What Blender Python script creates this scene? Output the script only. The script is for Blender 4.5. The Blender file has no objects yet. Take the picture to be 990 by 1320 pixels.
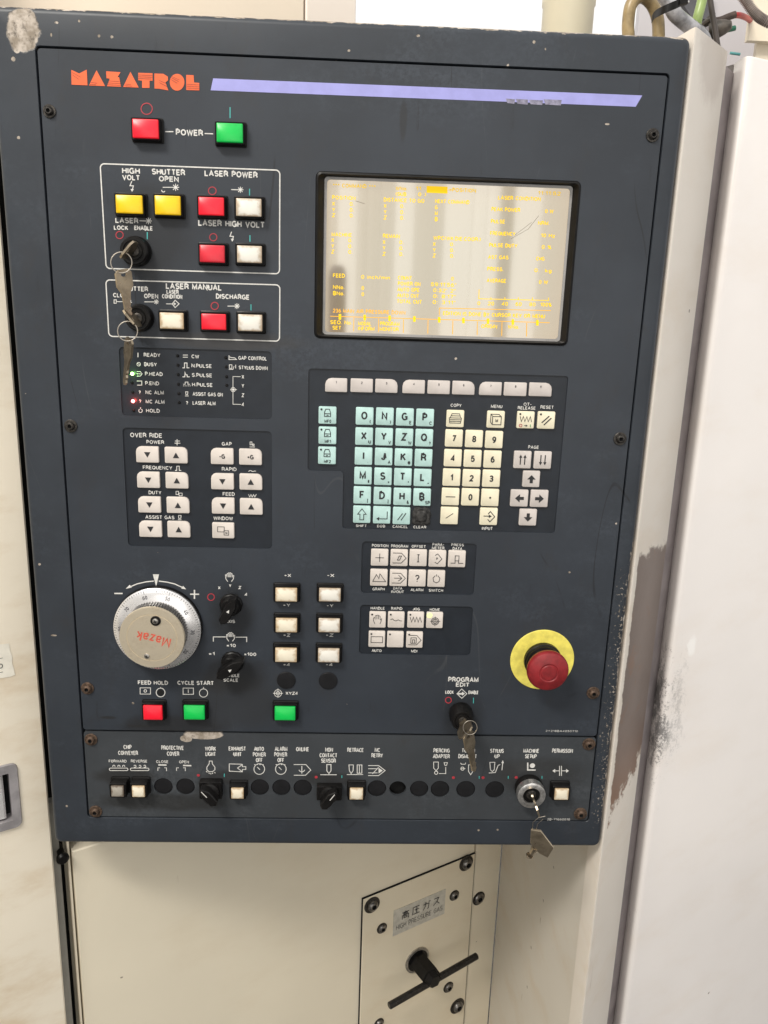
import bpy, math, random
from mathutils import Vector, Matrix
from mathutils.geometry import tessellate_polygon
random.seed(7)
S = bpy.context.scene
COL = S.collection

# ------------------------------------------------------------------ camera
F = 1050.0                      # focal length in photo pixels (990 wide)
W0 = 0.54                       # width of the inset face plate (m)
Z0 = 1.05                       # height of the plate's lower edge above the floor
QUAD = [(49, 62), (862, 97), (757, 1057), (115, 1052)]   # its corners, TL TR BR BL

def _solve(A, b):
    n = len(b)
    M = [r[:] + [v] for r, v in zip(A, b)]
    for i in range(n):
        p = max(range(i, n), key=lambda k: abs(M[k][i])); M[i], M[p] = M[p], M[i]
        for k in range(n):
            if k != i:
                f = M[k][i] / M[i][i]
                if f: M[k] = [a - f * c for a, c in zip(M[k], M[i])]
    return [M[i][n] / M[i][i] for i in range(n)]

def _camera():
    A, b = [], []
    for (x, y), (u, v) in zip([(0, 1), (1, 1), (1, 0), (0, 0)], QUAD):
        u -= 495; v -= 660
        A.append([x, y, 1, 0, 0, 0, -u * x, -u * y]); b.append(u)
        A.append([0, 0, 0, x, y, 1, -v * x, -v * y]); b.append(v)
    h = _solve(A, b) + [1]
    H = Matrix((h[0:3], h[3:6], h[6:9]))
    Ki = Matrix(((1 / F, 0, 0), (0, 1 / F, 0), (0, 0, 1)))
    M = Ki @ H
    ratio = M.col[0].length / M.col[1].length
    HH = W0 / ratio
    a = M.col[0] / W0; b2 = M.col[1] / HH; t = M.col[2]
    s = 2 / (a.length + b2.length)
    a, b2, t = a * s, b2 * s, t * s
    if t.z < 0: a, b2, t = -a, -b2, -t
    a.normalize(); b2.normalize()
    m = (a + b2).normalized(); d = (a - b2).normalized()      # symmetric orthogonalisation
    a, b2 = (m + d).normalized(), (m - d).normalized()
    w = a.cross(b2)
    R = Matrix((a, b2, w)).transposed()                       # plane axes -> camera (x right, y down, z forward)
    C = -(R.transposed() @ t)
    return R, C, HH
R_, C_, H0 = _camera()
def p2w(v): return Vector((v[0], -v[2], v[1] + Z0))
def d2w(v): return Vector((v[0], -v[2], v[1]))
EYE = p2w(C_)
RX, RD, RF = d2w(R_.row[0]), d2w(R_.row[1]), d2w(R_.row[2])
def ray(px, py): return (RX * ((px - 495) / F) + RD * ((py - 660) / F) + RF)
def P(px, py, d=0.0):
    """point of the panel plane pushed d metres towards the operator, seen at photo pixel px, py"""
    r = ray(px, py); return EYE + r * ((-d - EYE.y) / r.y)
def V(px, py, p0, D, off=0.0):
    """point of the vertical plane through p0 along D (shifted off to its front) seen at a pixel"""
    n = Vector((D.y, -D.x, 0)).normalized(); r = ray(px, py)
    return EYE + r * ((p0 + n * off - EYE).dot(n) / r.dot(n))
def pix(v):
    q = v - EYE; z = q.dot(RF); return (495 + F * q.dot(RX) / z, 660 + F * q.dot(RD) / z)

cam = bpy.data.objects.new("camera", bpy.data.cameras.new("camera")); COL.objects.link(cam)
cam.matrix_world = Matrix(((RX.x, -RD.x, -RF.x, EYE.x), (RX.y, -RD.y, -RF.y, EYE.y), (RX.z, -RD.z, -RF.z, EYE.z), (0, 0, 0, 1)))
cam.data.sensor_fit = 'HORIZONTAL'; cam.data.sensor_width = 36; cam.data.lens = F / 990 * 36
cam.data.clip_start = 0.02; cam.data.clip_end = 100
S.camera = cam
S.render.resolution_x, S.render.resolution_y = 768, 1024
S.render.engine = 'CYCLES'
S.cycles.use_denoising = True
S.cycles.max_bounces = 8
S.view_settings.view_transform = 'Standard'; S.view_settings.look = 'None'
S.view_settings.exposure = 0.50; S.view_settings.gamma = 1.0; S.view_settings.use_curve_mapping = False

# ------------------------------------------------------------------ light: the bright hall round the machine
wd = bpy.data.worlds.new("World"); S.world = wd; wd.use_nodes = True
bg = wd.node_tree.nodes['Background']; bg.inputs[0].default_value = (1.0, 0.985, 0.96, 1); bg.inputs[1].default_value = 0.78
def area(name, loc, target, sx, sy, power, col):
    l = bpy.data.lights.new(name, 'AREA'); l.shape = 'RECTANGLE'; l.size = sx; l.size_y = sy; l.energy = power; l.color = col
    o = bpy.data.objects.new(name, l); COL.objects.link(o); o.location = loc
    o.rotation_euler = (Vector(target) - Vector(loc)).to_track_quat('-Z', 'Y').to_euler(); return o
area("roof_lamp", (-0.9, -1.7, 3.6), (0.25, 0, 1.3), 1.0, 0.4, 56, (1, 0.95, 0.87))

# ------------------------------------------------------------------ materials
class NT:
    def __init__(s, name):
        s.m = bpy.data.materials.new(name); s.m.use_nodes = True; s.t = s.m.node_tree
        s.b = s.t.nodes['Principled BSDF']; s._pos = None
    def new(s, k, **kw):
        n = s.t.nodes.new(k)
        for a, v in kw.items(): setattr(n, a, v)
        return n
    def put(s, sock, v):
        if hasattr(v, 'is_output') or isinstance(v, bpy.types.NodeSocket): s.t.links.new(v, sock)
        elif v is not None:
            if hasattr(sock.default_value, '__len__') and not hasattr(v, '__len__'): v = (v,) * len(sock.default_value)
            if hasattr(sock.default_value, '__len__') and len(sock.default_value) == 4 and len(v) == 3: v = (*v, 1)
            sock.default_value = v
    @property
    def pos(s):
        if s._pos is None: s._pos = s.new('ShaderNodeNewGeometry').outputs['Position']
        return s._pos
    def gen(s): return s.new('ShaderNodeTexCoord').outputs['Generated']
    def math(s, op, a, b=None, c=None, clamp=False):
        n = s.new('ShaderNodeMath', operation=op, use_clamp=clamp)
        s.put(n.inputs[0], a)
        if b is not None: s.put(n.inputs[1], b)
        if c is not None: s.put(n.inputs[2], c)
        return n.outputs[0]
    def vmath(s, op, a, b=None, out=0):
        n = s.new('ShaderNodeVectorMath', operation=op); s.put(n.inputs[0], a)
        if b is not None: s.put(n.inputs[1], b)
        return n.outputs[out]
    def noise(s, scale, detail=4, rough=0.55, vec=None, stretch=None, dist=0):
        v = vec or s.pos
        if stretch: v = s.vmath('MULTIPLY', v, stretch)
        n = s.new('ShaderNodeTexNoise'); s.put(n.inputs['Vector'], v)
        n.inputs['Scale'].default_value = scale; n.inputs['Detail'].default_value = detail
        n.inputs['Roughness'].default_value = rough; n.inputs['Distortion'].default_value = dist
        return n.outputs[0]
    def voro(s, scale, feature='F1'):
        n = s.new('ShaderNodeTexVoronoi', feature=feature); s.put(n.inputs['Vector'], s.pos); n.inputs['Scale'].default_value = scale
        return n.outputs
    def step(s, v, lo, hi):
        n = s.new('ShaderNodeMapRange', interpolation_type='SMOOTHSTEP'); s.put(n.inputs[0], v)
        n.inputs[1].default_value = lo; n.inputs[2].default_value = hi; return n.outputs[0]
    def mix(s, f, a, b):
        n = s.new('ShaderNodeMix', data_type='RGBA'); s.put(n.inputs[0], f); s.put(n.inputs[6], a); s.put(n.inputs[7], b)
        return n.outputs[2]
    def bump(s, h, strength=0.3, dist=0.0005):
        n = s.new('ShaderNodeBump'); s.put(n.inputs['Height'], h); n.inputs['Strength'].default_value = strength
        n.inputs['Distance'].default_value = dist; s.t.links.new(n.outputs[0], s.b.inputs['Normal'])
    def sep(s, v):
        n = s.new('ShaderNodeSeparateXYZ'); s.put(n.inputs[0], v); return n.outputs
    def blob(s, c, rx, rz, wob=0.5, scale=60, soft=0.08, ry=None):
        """1 inside a wobbly spot round world point c, 0 outside"""
        d = s.vmath('SUBTRACT', s.pos, tuple(c))
        d = s.vmath('MULTIPLY', d, (1 / rx, 1 / (ry or max(rx, .02)) * 0.2, 1 / rz))
        l = s.vmath('LENGTH', d, out=1)
        n = s.noise(scale, 5, 0.65)
        l = s.math('ADD', l, s.math('MULTIPLY', s.math('SUBTRACT', n, 0.5), wob * 2))
        return s.math('SUBTRACT', 1.0, s.step(l, 1 - soft, 1 + soft))

def mat(name, col, rough=0.5, metal=0.0, var=0.12, vscale=40, emit=None, estr=0, spec=0.5, bump=0.0, coat=0):
    n = NT(name)
    f = n.noise(vscale, 4)
    lo = tuple(c * (1 - var) for c in col); hi = tuple(min(1, c * (1 + var)) for c in col)
    n.put(n.b.inputs['Base Color'], n.mix(n.step(f, 0.3, 0.7), lo, hi))
    n.put(n.b.inputs['Roughness'], n.math('ADD', n.math('MULTIPLY', n.noise(vscale * 2.3, 3), 0.18), rough - 0.09))
    n.b.inputs['Metallic'].default_value = metal
    n.b.inputs['Specular IOR Level'].default_value = spec
    if coat: n.b.inputs['Coat Weight'].default_value = coat
    if emit: n.put(n.b.inputs['Emission Color'], emit); n.b.inputs['Emission Strength'].default_value = estr
    if bump: n.bump(n.noise(900, 2), bump)
    return n.m

def panel_paint(name, col, chips=(), marks=(), speck=0.0, streak=1.0, edgewear=None, spatter=(), rough=0.42, warmdirt=0.25):
    """scuffed dark machine enamel: mottling, rubbed scuffs, hair scratches, chips of bare primer"""
    n = NT(name)
    base = n.mix(n.step(n.noise(9, 5, 0.6), 0.3, 0.7), tuple(c * 0.88 for c in col), tuple(c * 1.14 for c in col))
    grime = n.step(n.noise(26, 6, 0.7, stretch=(1, 1, 0.55)), 0.52, 0.80)
    base = n.mix(n.math('MULTIPLY', grime, warmdirt * 1.8), base, (0.035, 0.030, 0.026))
    # dark rubbed streaks leaning from upper right to lower left
    v = n.new('ShaderNodeMapping'); n.put(v.inputs[0], n.pos); v.inputs['Rotation'].default_value = (0, math.radians(28), 0)
    v.inputs['Scale'].default_value = (7, 1, 0.9)
    st = n.step(n.noise(14, 5, 0.7, vec=v.outputs[0]), 0.62, 0.78)
    base = n.mix(n.math('MULTIPLY', st, 0.75 * streak), base, (0.013, 0.013, 0.014))
    rub = n.step(n.noise(5, 6, 0.75, stretch=(1, 1, 1.6)), 0.50, 0.72)           # chalky rubbed patches
    base = n.mix(n.math('MULTIPLY', n.math('MULTIPLY', rub, n.step(n.noise(210, 4, .8), .38, .60)), 0.55), base, tuple(min(1, c * 2.0 + .006) for c in col))
    # hair scratches: thin contour lines of a stretched noise
    for rot, sc, thr, c, a in ((-35, 7, 0.0016, (0.14, 0.14, 0.14), 0.14), (62, 6, 0.0018, (0.010, 0.010, 0.011), 0.6), (15, 5, 0.0012, (0.16, 0.155, 0.14), 0.10)):
        m = n.new('ShaderNodeMapping'); n.put(m.inputs[0], n.pos); m.inputs['Rotation'].default_value = (0, math.radians(rot), 0)
        m.inputs['Scale'].default_value = (1, 1, 0.22); m.inputs['Location'].default_value = (rot, 0, rot * 2)
        q = n.math('ABSOLUTE', n.math('SUBTRACT', n.noise(sc, 2, 0.5, vec=m.outputs[0]), 0.5))
        line = n.math('SUBTRACT', 1.0, n.step(q, thr * 0.4, thr))
        gate = n.step(n.noise(11, 3), 0.52, 0.60)
        base = n.mix(n.math('MULTIPLY', n.math('MULTIPLY', line, gate), a * streak), base, c)
    tot = None
    if speck:
        vo = n.voro(95)
        rnd = n.sep(vo['Color'])[0]
        near = n.math('LESS_THAN', n.math('ADD', vo['Distance'], n.math('MULTIPLY', n.noise(500, 2), 0.1)), 0.17)
        tot = n.math('MULTIPLY', near, n.math('GREATER_THAN', rnd, 1 - speck))
    for c, rx, rz, wob, scale in chips:
        b = n.blob(c, rx, rz, wob, scale)
        tot = b if tot is None else n.math('MAXIMUM', tot, b)
    if edgewear:
        for axis, at, width, lo, hi, thr in edgewear:
            xyz = n.sep(n.pos)
            d = n.math('ABSOLUTE', n.math('SUBTRACT', xyz[axis], at))
            other = xyz[2 - axis]
            inside = n.math('MULTIPLY', n.math('GREATER_THAN', other, lo), n.math('LESS_THAN', other, hi))
            k = n.math('ADD', n.math('DIVIDE', d, width), n.math('MULTIPLY', n.noise(170, 5, 0.7, stretch=(0.5, 1, 0.5)), 1.6))
            b = n.math('MULTIPLY', inside, n.math('LESS_THAN', k, thr))
            tot = b if tot is None else n.math('MAXIMUM', tot, b)
    for x0, x1, z0, z1, dens in spatter:
        xyz = n.sep(n.pos); bx = n.math('MULTIPLY', n.step(xyz[0], x0, x1), n.math('MULTIPLY', n.step(xyz[2], z0, z0 + .03), n.math('SUBTRACT', 1.0, n.step(xyz[2], z1 - .06, z1))))
        k = n.math('MULTIPLY', n.step(n.math('ADD', n.noise(330, 5, .75), n.math('MULTIPLY', bx, .13)), .69, .71), n.math('GREATER_THAN', bx, .05))
        tot = k if tot is None else n.math('MAXIMUM', tot, k)
    for c, rx, rz, wob, scale, mc, amt in marks:
        base = n.mix(n.math('MULTIPLY', n.blob(c, rx, rz, wob, scale, soft=0.35), amt), base, mc)
    rgh = n.math('ADD', rough - 0.06, n.math('MULTIPLY', n.noise(30, 5), 0.16))
    if tot is not None:
        prim = n.mix(n.step(n.noise(110, 5), .35, .65), (0.24, 0.20, 0.155), (0.50, 0.44, 0.38))
        prim = n.mix(n.math('MULTIPLY', n.step(n.noise(80, 7, 0.8), 0.50, 0.62), .85), prim, (0.085, 0.07, 0.055))
        base = n.mix(tot, base, prim); rgh = n.math('MAXIMUM', rgh, n.math('MULTIPLY', tot, 0.7))
        h = n.math('SUBTRACT', n.math('MULTIPLY', n.noise(700, 2), 0.1), tot)
    else:
        h = n.math('MULTIPLY', n.noise(700, 2), 0.1)
    n.put(n.b.inputs['Base Color'], base); n.put(n.b.inputs['Roughness'], rgh)
    n.b.inputs['Specular IOR Level'].default_value = 0.40
    n.bump(h, 0.5, 0.0006)
    return n.m

def cream_paint(name, col=(0.70, 0.63, 0.53), marks=(), smear=0.35, specks=0.5, rust=(), black=(), rough=0.38):
    """aged off-white enamel with yellow-brown smears, specks and rubbed spots"""
    n = NT(name)
    base = n.mix(n.step(n.noise(2.5, 4), 0.3, 0.7), tuple(c * 0.95 for c in col), tuple(min(1, c * 1.04) for c in col))
    m = n.new('ShaderNodeMapping'); n.put(m.inputs[0], n.pos); m.inputs['Rotation'].default_value = (0, math.radians(-40), 0); m.inputs['Scale'].default_value = (1, 1, 2.2)
    sm = n.step(n.noise(7, 6, 0.62, vec=m.outputs[0]), 0.47, 0.74)
    base = n.mix(n.math('MULTIPLY', sm, smear), base, (0.56, 0.40, 0.22))
    vo = n.voro(38); rnd = n.sep(vo['Color'])[0]
    dot = n.math('LESS_THAN', n.math('ADD', vo['Distance'], n.math('MULTIPLY', n.noise(260, 3), 0.16)), 0.155)
    dot = n.math('MULTIPLY', dot, n.math('GREATER_THAN', rnd, 1 - 0.10 * specks))
    base = n.mix(n.math('MULTIPLY', dot, 0.75), base, (0.12, 0.08, 0.05))
    m2 = n.new('ShaderNodeMapping'); n.put(m2.inputs[0], n.pos); m2.inputs['Rotation'].default_value = (0, math.radians(-65), 0); m2.inputs['Scale'].default_value = (1, 1, 0.12)
    sc = n.step(n.noise(110, 3, 0.6, vec=m2.outputs[0]), 0.745, 0.765)
    base = n.mix(n.math('MULTIPLY', sc, 0.35 * specks), base, (0.30, 0.22, 0.14))
    for c, rx, rz, wob, scale, mc, amt in marks:
        base = n.mix(n.math('MULTIPLY', n.blob(c, rx, rz, wob, scale, soft=0.3), amt), base, mc)
    rgh = n.math('ADD', rough - 0.05, n.math('MULTIPLY', n.noise(12, 4), 0.14)); met = None
    for xa, za, zb, slope in rust:      # paint rubbed through to brown steel
        xyz = n.sep(n.pos); nz = n.math('SUBTRACT', n.noise(55, 6, .65), .5); nf = n.math('SUBTRACT', n.noise(26, 3, .5), .5)
        lowz = n.math('ADD', za, n.math('MULTIPLY', n.math('SUBTRACT', xyz[0], xa), slope))
        k = n.math('MULTIPLY', n.step(n.math('ADD', n.math('SUBTRACT', xyz[0], xa), n.math('MULTIPLY', nz, .008)), 0, .0012),
            n.math('MULTIPLY', n.step(n.math('ADD', n.math('SUBTRACT', xyz[2], lowz), n.math('MULTIPLY', nz, .11)), 0, .014), n.math('SUBTRACT', 1.0, n.step(n.math('ADD', n.math('SUBTRACT', xyz[2], zb), n.math('MULTIPLY', nz, .045)), -.006, .004))))
        c = (0, 0, (za + zb) / 2); rz = (zb - za) / 2
        st = n.mix(n.noise(18, 5), (0.15, 0.115, 0.10), (0.24, 0.185, 0.16))
        rr = n.math('MULTIPLY', n.step(n.noise(30, 6, 0.7), 0.55, 0.70), 0.5)
        low = n.step(n.math('SUBTRACT', c[2] - rz * 0.15, n.sep(n.pos)[2]), 0.0, rz * 0.9)
        st = n.mix(n.math('MAXIMUM', rr, n.math('MULTIPLY', low, 0.95)), st, (0.24, 0.12, 0.065))
        base = n.mix(k, base, st)
    for c, rx, rz, wob, scale, amt in black:     # black smudges speckled round a rubbed edge
        k = n.blob(c, rx, rz, wob, scale, soft=0.7)
        q = n.math('ADD', n.math('MULTIPLY', n.noise(70, 6, 0.75, stretch=(1, 1, .6)), .6), n.math('MULTIPLY', n.noise(420, 4, 0.8), .4))
        g = n.step(n.math('ADD', q, n.math('MULTIPLY', k, 0.16)), 0.60, 0.70)
        base = n.mix(n.math('MULTIPLY', n.math('MULTIPLY', g, k), amt), base, (0.055, 0.054, 0.057))
    n.put(n.b.inputs['Base Color'], base); n.put(n.b.inputs['Roughness'], rgh)
    n.bump(n.noise(60, 3), 0.12, 0.002)
    return n.m

def lens_mat(name, col, emit=0.0, dirt=0.5, dirtcol=(0.30, 0.20, 0.10)):
    n = NT(name)
    g = n.sep(n.gen())
    dx = n.math('ABSOLUTE', n.math('SUBTRACT', g[0], 0.5)); dz = n.math('ABSOLUTE', n.math('SUBTRACT', g[2], 0.5))
    e = n.math('MAXIMUM', dx, dz)
    e = n.math('ADD', e, n.math('MULTIPLY', n.math('SUBTRACT', n.noise(230, 4), 0.5), 0.35))
    k = n.math('MULTIPLY', n.step(e, 0.30, 0.52), dirt)
    base = n.mix(k, n.mix(n.noise(160, 3), tuple(c * 0.92 for c in col), col), dirtcol)
    n.put(n.b.inputs['Base Color'], base)
    n.b.inputs['Roughness'].default_value = 0.32
    if emit: n.put(n.b.inputs['Emission Color'], base); n.b.inputs['Emission Strength'].default_value = emit
    return n.m

def brushed(name, col, centre, rough=0.28, st=0.45):
    n = NT(name)
    d = n.vmath('SUBTRACT', n.pos, tuple(centre)); x = n.sep(d)
    r = n.math('SQRT', n.math('ADD', n.math('MULTIPLY', x[0], x[0]), n.math('MULTIPLY', x[2], x[2])))
    cmb = n.new('ShaderNodeCombineXYZ'); n.put(cmb.inputs[0], n.math('MULTIPLY', r, 1400))
    tx = n.new('ShaderNodeTexNoise'); n.put(tx.inputs['Vector'], cmb.outputs[0]); tx.inputs['Scale'].default_value = 1; tx.inputs['Detail'].default_value = 3
    f = tx.outputs[0]
    stain = n.step(n.noise(60, 5, 0.7), 0.45, 0.8)
    base = n.mix(f, tuple(c * 0.85 for c in col), col)
    base = n.mix(n.math('MULTIPLY', stain, st), base, (0.45, 0.33, 0.2))
    n.put(n.b.inputs['Base Color'], base); n.b.inputs['Metallic'].default_value = 0.75
    n.put(n.b.inputs['Roughness'], n.math('ADD', rough, n.math('MULTIPLY', stain, 0.15)))
    n.b.inputs['Anisotropic'].default_value = 0.6
    return n.m

# ------------------------------------------------------------------ mesh building
WPOS = {}
def _arc(cx, cy, rx, ry, a0, a1, n=None):
    n = n or max(2, int(abs(a1 - a0) / 30)); return [(cx + rx * math.cos(math.radians(a0 + (a1 - a0) * k / n)), cy + ry * math.sin(math.radians(a0 + (a1 - a0) * k / n))) for k in range(n + 1)]
def _ring(cx, cy, rx, ry, n=14): p = _arc(cx, cy, rx, ry, 90, 450, n); p[-1] = p[0]; return p
# monoline gothic lettering: char -> (width, strokes), height 1
GL = {
 'A': (.72, [[(0, 0), (.36, 1), (.72, 0)], [(.13, .34), (.59, .34)]]), 'B': (.60, [[(0, 0), (0, 1), (.36, 1)] + _arc(.36, .76, .22, .24, 90, -90) + [(0, .52)], [(0, 0), (.36, 0)] + _arc(.36, .26, .25, .26, -90, 90)]),
 'C': (.68, [_arc(.36, .5, .36, .5, 42, 318, 10)]), 'D': (.66, [[(0, 0), (0, 1), (.26, 1)] + _arc(.26, .5, .40, .5, 90, -90, 7) + [(0, 0)]]),
 'E': (.54, [[(.54, 1), (0, 1), (0, 0), (.54, 0)], [(0, .52), (.48, .52)]]), 'F': (.52, [[(.52, 1), (0, 1), (0, 0)], [(0, .50), (.44, .50)]]),
 'G': (.72, [_arc(.36, .5, .36, .5, 45, 300, 9) + [(.70, .12), (.70, .46), (.42, .46)]]), 'H': (.62, [[(0, 0), (0, 1)], [(.62, 0), (.62, 1)], [(0, .52), (.62, .52)]]),
 'I': (.0, [[(0, 0), (0, 1)]]), 'J': (.46, [[(.46, 1), (.46, .24)] + _arc(.23, .24, .23, .24, 0, -180)]), 'K': (.62, [[(0, 0), (0, 1)], [(.58, 1), (0, .40)], [(.20, .60), (.62, 0)]]),
 'L': (.50, [[(0, 1), (0, 0), (.50, 0)]]), 'M': (.76, [[(0, 0), (0, 1), (.38, .10), (.76, 1), (.76, 0)]]), 'N': (.64, [[(0, 0), (0, 1), (.64, 0), (.64, 1)]]),
 'O': (.74, [_ring(.37, .5, .37, .5)]), 'P': (.56, [[(0, 0), (0, 1), (.30, 1)] + _arc(.30, .73, .26, .27, 90, -90) + [(0, .46)]]), 'Q': (.74, [_ring(.37, .5, .37, .5), [(.46, .26), (.74, -.02)]]),
 'R': (.62, [[(0, 0), (0, 1), (.34, 1)] + _arc(.34, .74, .25, .26, 90, -90) + [(0, .48)], [(.34, .46), (.55, .34), (.62, 0)]]),
 'S': (.60, [_arc(.30, .75, .28, .25, 25, 260, 7) + _arc(.30, .26, .30, .26, 80, -155, 7)]), 'T': (.62, [[(0, 1), (.62, 1)], [(.31, 1), (.31, 0)]]),
 'U': (.64, [[(0, 1), (0, .32)] + _arc(.32, .32, .32, .32, 180, 360, 6) + [(.64, 1)]]), 'V': (.68, [[(0, 1), (.34, 0), (.68, 1)]]), 'W': (.94, [[(0, 1), (.23, 0), (.47, .9), (.71, 0), (.94, 1)]]),
 'X': (.66, [[(0, 0), (.66, 1)], [(0, 1), (.66, 0)]]), 'Y': (.66, [[(0, 1), (.33, .45), (.66, 1)], [(.33, .45), (.33, 0)]]), 'Z': (.60, [[(0, 1), (.60, 1), (0, 0), (.60, 0)]]),
 '0': (.52, [_ring(.26, .5, .26, .5, 12)]), '1': (.26, [[(0, .72), (.26, 1), (.26, 0)]]), '2': (.52, [_arc(.26, .72, .26, .28, 170, -20, 6) + [(0, 0), (.54, 0)]]),
 '3': (.52, [_arc(.25, .75, .24, .25, 160, -90, 7) + _arc(.25, .26, .27, .26, 90, -160, 7)[1:]]), '4': (.56, [[(.42, 0), (.42, 1), (0, .28), (.56, .28)]]),
 '5': (.52, [[(.48, 1), (.09, 1), (.04, .52)] + _arc(.25, .33, .27, .33, 120, -155, 8)]), '6': (.52, [_ring(.26, .31, .26, .31, 12), [(0, .34), (.06, .70), (.22, .95), (.44, .98)]]),
 '7': (.50, [[(0, 1), (.50, 1), (.18, 0)]]), '8': (.52, [_ring(.26, .75, .23, .25, 12), _ring(.26, .25, .26, .25, 12)]), '9': (.52, [_ring(.26, .69, .26, .31, 12), [(.52, .66), (.46, .30), (.30, .05), (.08, .02)]]),
 '.': (.0, [[(0, 0), (0, .12)]]), ',': (.06, [[(.06, .1), (0, -.14)]]), '-': (.32, [[(0, .45), (.32, .45)]]), '+': (.46, [[(0, .45), (.46, .45)], [(.23, .22), (.23, .68)]]), '=': (.46, [[(0, .58), (.46, .58)], [(0, .30), (.46, .30)]]),
 '?': (.48, [_arc(.24, .75, .24, .25, 170, -50, 7) + [(.24, .42), (.24, .26)], [(.24, 0), (.24, .1)]]), '/': (.36, [[(0, 0), (.36, 1)]]), '(': (.18, [_arc(.5, .5, .5, .62, 128, 232, 5)]), ')': (.18, [_arc(-.32, .5, .5, .62, 52, -52, 5)]),
 '[': (.18, [[(.18, 1.05), (0, 1.05), (0, -.1), (.18, -.1)]]), ']': (.18, [[(0, 1.05), (.18, 1.05), (.18, -.1), (0, -.1)]]), ':': (.0, [[(0, .1), (0, .22)], [(0, .62), (0, .74)]]), "'": (.0, [[(0, 1), (0, .74)]]), '"': (.16, [[(0, 1), (0, .74)], [(.16, 1), (.16, .74)]]),
 '*': (.4, [[(.2, .9), (.2, .5)], [(.03, .8), (.37, .6)], [(.03, .6), (.37, .8)]]), '%': (.7, [_ring(.14, .8, .13, .18, 8), _ring(.56, .2, .13, .18, 8), [(.12, 0), (.58, 1)]]), '#': (.5, [[(.15, 0), (.2, 1)], [(.35, 0), (.4, 1)], [(0, .33), (.5, .33)], [(0, .66), (.5, .66)]]),
 '@': (.7, [_ring(.35, .5, .35, .5, 12), _ring(.35, .5, .15, .2, 8)]), '&': (.6, [[(.6, 0), (.12, .75), (.26, 1), (.40, .78), (.05, .3), (.2, 0), (.42, .08), (.58, .42)]]), '×': (.4, [[(0, .15), (.4, .65)], [(0, .65), (.4, .15)]]),
 '→': (.7, [[(0, .45), (.7, .45)], [(.48, .7), (.7, .45), (.48, .2)]]), ' ': (.26, []),
 'a': (.44, [[(.02, .52), (.10, .66), (.32, .66), (.42, .52), (.42, 0)], [(.42, .40), (.12, .36), (0, .20), (.08, .02), (.26, .02), (.42, .14)]]), 'c': (.44, [_arc(.24, .34, .24, .34, 50, 310, 8)]), 'g': (.46, [_ring(.22, .33, .22, .33, 10), [(.46, .68), (.46, -.1), (.3, -.26), (.06, -.22)]]),
 'h': (.44, [[(0, 1), (0, 0)], [(0, .42), (.12, .64), (.32, .66), (.44, .5), (.44, 0)]]), 'i': (.0, [[(0, .68), (0, 0)], [(0, .86), (0, .98)]]), 'k': (.44, [[(0, 1), (0, 0)], [(.40, .68), (0, .26)], [(.14, .40), (.44, 0)]]),
 'm': (.76, [[(0, .68), (0, 0)], [(0, .46), (.1, .64), (.28, .66), (.38, .5), (.38, 0)], [(.38, .46), (.48, .64), (.66, .66), (.76, .5), (.76, 0)]]), 'n': (.44, [[(0, .68), (0, 0)], [(0, .42), (.12, .64), (.32, .66), (.44, .5), (.44, 0)]]),
 'o': (.48, [_ring(.24, .34, .24, .34, 10)]), 'z': (.40, [[(0, .66), (.40, .66), (0, 0), (.42, 0)]]),
}
NORM = Vector((0, -1, 0))
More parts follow.
